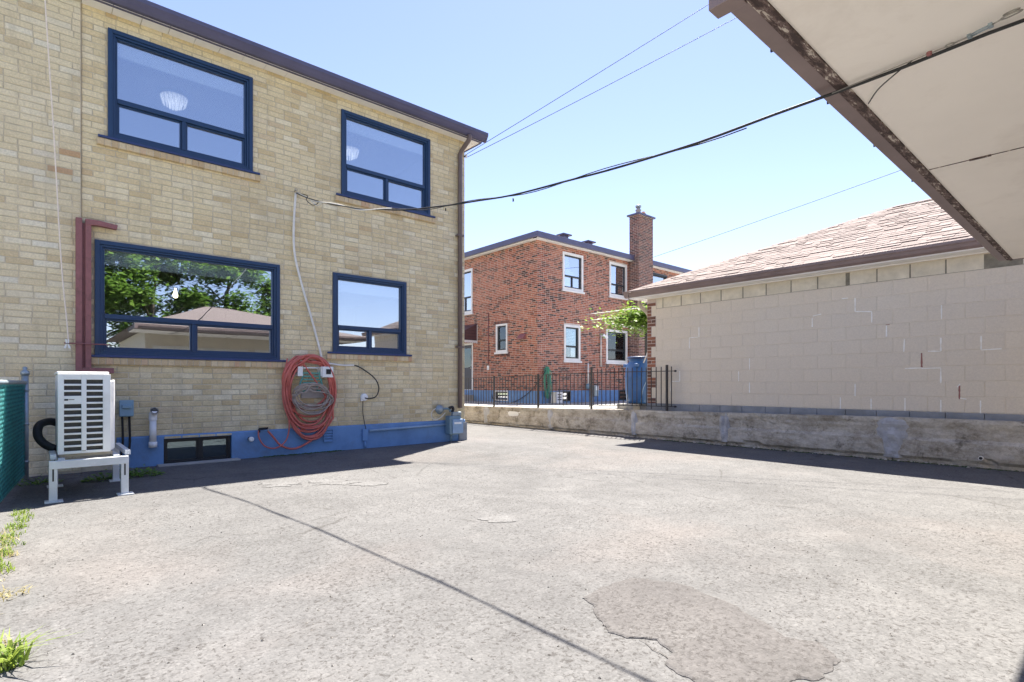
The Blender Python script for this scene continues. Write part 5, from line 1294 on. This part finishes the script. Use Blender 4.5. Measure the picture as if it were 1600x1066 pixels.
# vine on its wires
t = thing('climbing_vine', 'bright green climbing vine spilling over wires between the garage and the red house', 'vine', (13.6, 10.2, .4))
rnd = random.Random(4); b = MB()
cc = at_depth(992, 497, 15.0)
for _ in range(2800):
    u = abs(rnd.gauss(0, .5)); side = rnd.gauss(0, .22); h = rnd.gauss(0, .20) * (1 - .2 * u) - .05 * u
    p = Vector((cc.x + .5 - u * .55 + side, cc.y + u * 1.0 - .35 + rnd.gauss(0, .35), cc.z + h))
    q = project(p)
    a2 = rnd.random() * 6.283; s = rnd.uniform(.035, .075); d_ = Vector((math.cos(a2), math.sin(a2), rnd.uniform(-.6, .2))) * s; w_ = Vector((-math.sin(a2), math.cos(a2), rnd.uniform(-.4, .4))) * s * .6
    b.quad(p - d_, p + w_, p + d_, p - w_)
b.build('leaves', M['vine'], t)
b = MB(); b.tube(smooth_path([(cc.x + .9, cc.y - .6, .37), (cc.x + .8, cc.y - .5, 1.6), (cc.x + .4, cc.y - .2, cc.z - .1), (cc.x - .1, cc.y + .5, cc.z)], 5), .03, 7); b.build('stem', M['bark'], t)
wv = thing('vine_trellis', 'pale wires and slats of a trellis carrying the climbing vine', 'trellis', (14, 12, .4))
e0_, e1_ = at_depth(915, 492, 20.2), at_depth(1010, 480, 15.5)
for dz_ in (0, -.22): MB().tube([e0_ + Vector((0, 0, dz_)), e1_ + Vector((0, 0, dz_))], .014, 6).build('wire', M['white_trim'], wv)
MB().bar(at_depth(946, 505, 19.0), at_depth(1003, 514, 15.5), .05, .07).build('beam', M['white_trim'], wv)
MB().bar((e1_.x, e1_.y, .37), (e1_.x, e1_.y, e1_.z + .1), .07).build('post', M['iron'], wv)

# ================================================================== OWN GARAGE WITH THE DEEP EAVE (upper right), camera stands before it
CZs, cx0, cx1, cyf, cyb = 2.42, 1.84, 7.98, .90, -.45
cg = thing('garage_with_eave', 'garage with a deep pale soffit and brown peeling fascia overhanging the upper right', 'garage', (4.6, -3, 0))
MB().box(cx0 + .4, cx1 - .35, -6.6, cyb, 0, CZs + .1).build('wall', M['garage_wall'], cg)
jx = 4.235
for x0, x1 in ((cx0 + .02, jx - .003), (jx + .003, cx1 - .02)): MB().box(x0, x1, cyb + .002, cyf - .055, CZs, CZs + .012).build('soffit_panel', M['canopy_soffit'], cg)
MB().box(cx0, cx1 - .004, cyb + .01, cyf - .05, CZs + .013, CZs + .1).build('soffit_frame', M['roof_dark'], cg)
MB().box(jx - .0028, jx + .0028, cyb + .01, cyf - .06, CZs - .0035, CZs + .002).build('joint_bead', M['chipped'], cg)
q = on_z(1530, 244, CZs); MB().box(jx - .012, jx + .010, q.y - .05, q.y + .05, CZs - .006, CZs - .0005).build('paint_flake', M['chipped'], cg)
# peeling fascia board and gutter along the front
b = MB(); n = 90
pr_ = [(cyf - .055, CZs - .004), (cyf - .032, CZs - .012), (cyf - .03, CZs - .004), (cyf - .03, CZs + .12)]
MB().box(cx0, cx1, cyf - .054, cyf - .028, CZs - .010, CZs + .14).build('fascia', M['chipped'], cg, bev=.003)
MB().box(cx0, cx1 + .0, cyf - .0275, cyf - .006, CZs - .004, CZs + .14).build('fascia_board', M['chipped'], cg, bev=.003)
GG2 = [(cyf - .0055, CZs + .003), (cyf + .062, CZs + .003), (cyf + .074, CZs + .02), (cyf + .088, CZs + .05), (cyf + .10, CZs + .07), (cyf + .102, CZs + .11), (cyf + .09, CZs + .11), (cyf - .0055, CZs + .105)]
MB().prism([(1.865, y, z) for y, z in GG2], (cx1 - 1.865 + .01, 0, 0)).build('gutter', M['brown_metal'], cg, bev=.004)
MB().box(1.83, 1.90, cyf - .003, cyf + .108, CZs - .003, CZs + .115).build('gutter_joint', M['brown_metal'], cg, bev=.003)
MB().box(cx1 - .02, cx1 + .012, cyb - 6, cyf - .056, CZs - .006, CZs + .14).build('fascia', M['brown_metal'], cg, bev=.003)
for x in (2.35, 3.0, 3.75, 4.6, 5.5): MB().box(x, x + .008, cyf + .1, cyf + .112, CZs + .06, CZs + .1).build('gutter_screw', M['rubber'], cg)
b = MB(); ez = CZs + .13; rzz = 3.55
b.quad((cx0, cyf + .03, ez), (cx1 + .02, cyf + .03, ez), (4.9, -2.9, rzz), (4.2, -2.9, rzz)); b.tri((cx1 + .02, cyf + .03, ez), (cx1 + .02, -6.9, ez), (4.9, -2.9, rzz)); b.quad((cx1 + .02, -6.9, ez), (cx0, -6.9, ez), (4.2, -2.9, rzz), (4.9, -2.9, rzz)); b.tri((cx0, -6.9, ez), (cx0, cyf + .03, ez), (4.2, -2.9, rzz)); b.quad((cx0, cyf + .03, ez - .01), (cx0, -6.9, ez - .01), (cx1 + .02, -6.9, ez - .01), (cx1 + .02, cyf + .03, ez - .01))
b.build('roof', M['shingle'], cg)
for x0 in (2.4, 5.0):
    dr = MB().box(x0, x0 + 2.4, cyb - .0, cyb + .03, .02, 2.1).build('door', M['garage_door'], cg)
    for k in range(4):
        for j in range(4): MB().box(x0 + .06 + j * .585, x0 + .58 + j * .585, cyb + .031, cyb + .043, .08 + k * .52, .5 + k * .52).build('panel', M['garage_door'], dr, bev=.01)

# ================================================================== CABLES OVERHEAD
p0 = fw(463, 302, .05); p1 = Vector((2.72, .22, 2.40))
def sagged(a, b, sag, n=40): return [a.lerp(b, k / n) - Vector((0, 0, 4 * sag * (k / n) * (1 - k / n))) for k in range(n + 1)]
def wobble(pts, amp, f=1.7):
    return [p + Vector((amp * noise.noise(p * f), 0, amp * noise.noise(p * f + Vector((9, 3, 1))))) if 0 < k < len(pts) - 1 else p for k, p in enumerate(pts)]
main = sagged(p0, p1, .45, 60)
t = thing('service_cable', 'thick black service cable sagging from the yellow brick wall to the garage soffit', 'cable', tuple(p0))
MB().tube(wobble(main, .012), .0072, 8).build('cable', M['cable_black'], t)
mess = []
for k, p in enumerate(main): mess.append(p + Vector((.011 * math.sin(k * .55), 0, .016 * math.cos(k * .55))))
MB().tube(mess[:24], .006, 6).build('bare_messenger', M['cable_white'], t); MB().tube(mess[23:53], .0035, 6).build('messenger', M['cable_black'], t)
MB().tube(smooth_path([p0, p0 + Vector((.12, -.12, -.04)), main[2] + Vector((.06, 0, -.05)), main[4] + Vector((.05, 0, -.09)), main[6] + Vector((.02, 0, -.05)), main[7]], 5), .006, 6).build('slack_lead', M['cable_black'], t)
MB().tube(smooth_path([main[4], main[5] + Vector((.02, 0, -.05)), main[6] + Vector((.03, 0, -.07)), main[8]], 5), .006, 6).build('slack_lead', M['cable_white'], t)
for k in (31, 38): MB().tube([mess[k] + Vector((0, 0, -.02)), mess[k] + Vector((0, 0, -.045))], .006, 6).build('tie', M['cable_black'], t)
q = fw(460, 299, .0); t2 = thing('cable_anchor', 'small rusty eye hook holding the cable end on the yellow brick', 'hook', tuple(q)); MB().tube([q + Vector((0, .02, 0)), q + Vector((0, -.06, 0))], .007, 8).build('shank', M['steel'], t2); MB().tube([q + Vector((.018 * math.cos(a), -.075, .018 * math.sin(a))) for a in [k * .524 for k in range(12)]], .005, 6, True).build('eye', M['steel'], t2)
# turnbuckle on the soffit
zs = CZs - .03
s0 = on_z(1592, 18, zs); s1 = on_z(1548, 40, zs); s2 = on_z(1515, 57, zs); s3 = on_z(1490, 68, zs); s4 = on_z(1452, 84, zs); s5 = on_z(1400, 105, CZs - .045)
t = thing('turnbuckle', 'steel turnbuckle and eyes fixed under the pale soffit holding the cable', 'turnbuckle', tuple(s0))
def loop(c, d, l, w, r): 
    d = d.normalized(); s = Vector((-d.y, d.x, 0)); return MB().tube([c + d * l * math.cos(a) + s * w * math.sin(a) for a in [k * .524 for k in range(12)]], r, 6, True)
dd = s5 - s0
loop(s0 + dd.normalized() * .02, dd, .03, .009, .003).build('hook', M['steel'], t); loop(s0 + dd.normalized() * .02 + Vector((0, 0, .01)), dd, .022, .007, .003).build('eye', M['steel'], t)
MB().tube([s0 + dd.normalized() * .045, s1], .003, 6).build('rod', M['steel'], t)
b = MB(); sd = Vector((-dd.y, dd.x, 0)).normalized() * .0075
b.tube([s1 + sd, s2 + sd], .0035, 6); b.tube([s1 - sd, s2 - sd], .0035, 6); b.bar(s1 - sd * 1.4, s1 + sd * 1.4, .012); b.bar(s2 - sd * 1.4, s2 + sd * 1.4, .012); b.build('buckle_body', M['galvanised'], t)
MB().tube([s2, s3], .003, 6).build('rod', M['steel'], t); loop(s3 + dd.normalized() * .012, dd, .014, .009, .003).build('eye', M['steel'], t)
MB().tube([s3 + dd.normalized() * .026, s4, s5, on_z(1300, 146, CZs - .05)], .0028, 6).build('guy_wire', M['steel'], t)
MB().lathe(s4, [(.004, -.009), (.01, -.006), (.01, .006), (.004, .009)], 10).build('insulator', M['rust_red'], t)
pts = [on_z(1425, 95, CZs - .04), on_z(1400, 115, CZs - .045), on_z(1372, 140, CZs - .03), on_z(1357, 162, CZs - .012)]
MB().tube(smooth_path(pts, 5), .0028, 6).build('loose_wire', M['cable_black'], label='thin loose wire end curling from the cable to the fascia', cat='wire')
a0, a1 = at_depth(729, 243, 10.35), at_depth(1112, 0, 10.2)
def long_wire(a, b, ext, r, label, sag, group=None):
    e = a + (b - a) * ext; return MB().tube(sagged(a, e, sag, 24), r * .7, 6).build('overhead_wire', M['cable_black'], label=label, cat='wire', group=group)
c_ = Vector((6.2, 8.38, 5.45))
long_wire(c_, at_depth(1112, 0, 10.2), 2.2, .008, 'upper of two thin black wires rising from the yellow house eave corner', .05, 'wires to the house corner')
long_wire(c_ + Vector((.0, 0, -.06)), at_depth(1165, 12, 10.2), 2.2, .008, 'lower of two thin black wires rising from the yellow house eave corner', .1, 'wires to the house corner')
t = thing('wire_bracket', 'small insulator bracket for the two wires at the eave corner', 'bracket', tuple(c_)); MB().tube([c_ + Vector((-.04, .06, -.08)), c_ + Vector((0, 0, 0))], .01, 6).build('arm', M['iron'], t); MB().lathe(c_ + Vector((0, 0, -.03)), [(.01, -.04), (.025, -.02), (.016, 0), (.025, .02), (.01, .04)], 10).build('insulator', M['white_plastic'], t)
long_wire(at_depth(1018, 403, 23.4), at_depth(1395, 265, 15.), 2.0, .011, 'single thin wire rising from beside the red house chimney to the right', .1)

# ================================================================== TREES BEHIND THE CAMERA (mirrored in the lower windows)
def tree(x, y, h, r, seed, label):
    rnd = random.Random(seed); t = thing('leafy_tree', label, 'tree', (x, y, 0), 'trees mirrored in the window')
    b = MB(); b.tube([(x, y, 0), (x + .1, y, h * .3), (x, y + .1, h * .55), (x + .1, y, h * .85)], [.16, .13, .09, .03], 8)
    for k in range(6):
        a = k * 1.05; z = h * (.3 + .08 * k); b.tube([(x, y, z), (x + r * .35 * math.cos(a), y + r * .35 * math.sin(a), z + h * .1), (x + r * .7 * math.cos(a), y + r * .7 * math.sin(a), z + h * .16)], [.06, .04, .015], 6)
    b.build('trunk', M['bark'], t)
    b = MB(); cl = []
    for _ in range(26):
        a = rnd.random() * 6.283; u = rnd.uniform(-1, 1); q = r * .75 * rnd.random() ** .4; cl.append((Vector((x + q * math.cos(a) * math.sqrt(1 - u * u), y + q * math.sin(a) * math.sqrt(1 - u * u), h * .58 + u * h * .38)), rnd.uniform(.5, 1.0)))
    for _ in range(16000):
        c, cr_ = rnd.choice(cl); p = c + Vector((rnd.gauss(0, 1), rnd.gauss(0, 1), rnd.gauss(0, .8))) * cr_ * .5
        a2 = rnd.random() * 6.283; s = rnd.uniform(.09, .18); d_ = Vector((math.cos(a2), math.sin(a2), rnd.uniform(-.7, .4))) * s; w_ = Vector((-math.sin(a2), math.cos(a2), rnd.uniform(-.4, .4))) * s * .55
        b.quad(p - d_, p + w_, p + d_, p - w_)
    b.build('crown', M['tree_leaf'], t)
tree(1.6, -12.5, 8.2, 2.6, 1, 'green tree mirrored at the left edge of the wide lower window')
tree(4.3, -14, 8.6, 2.7, 2, 'green tree mirrored above the pendant lamp in the wide lower window')
tree(7.6, -14.5, 8.4, 2.6, 3, 'green tree mirrored at the right side of the wide lower window')
tree(10.6, -16, 7.0, 2.3, 4, 'smaller green tree beyond the garage, farthest right of the mirrored trees')
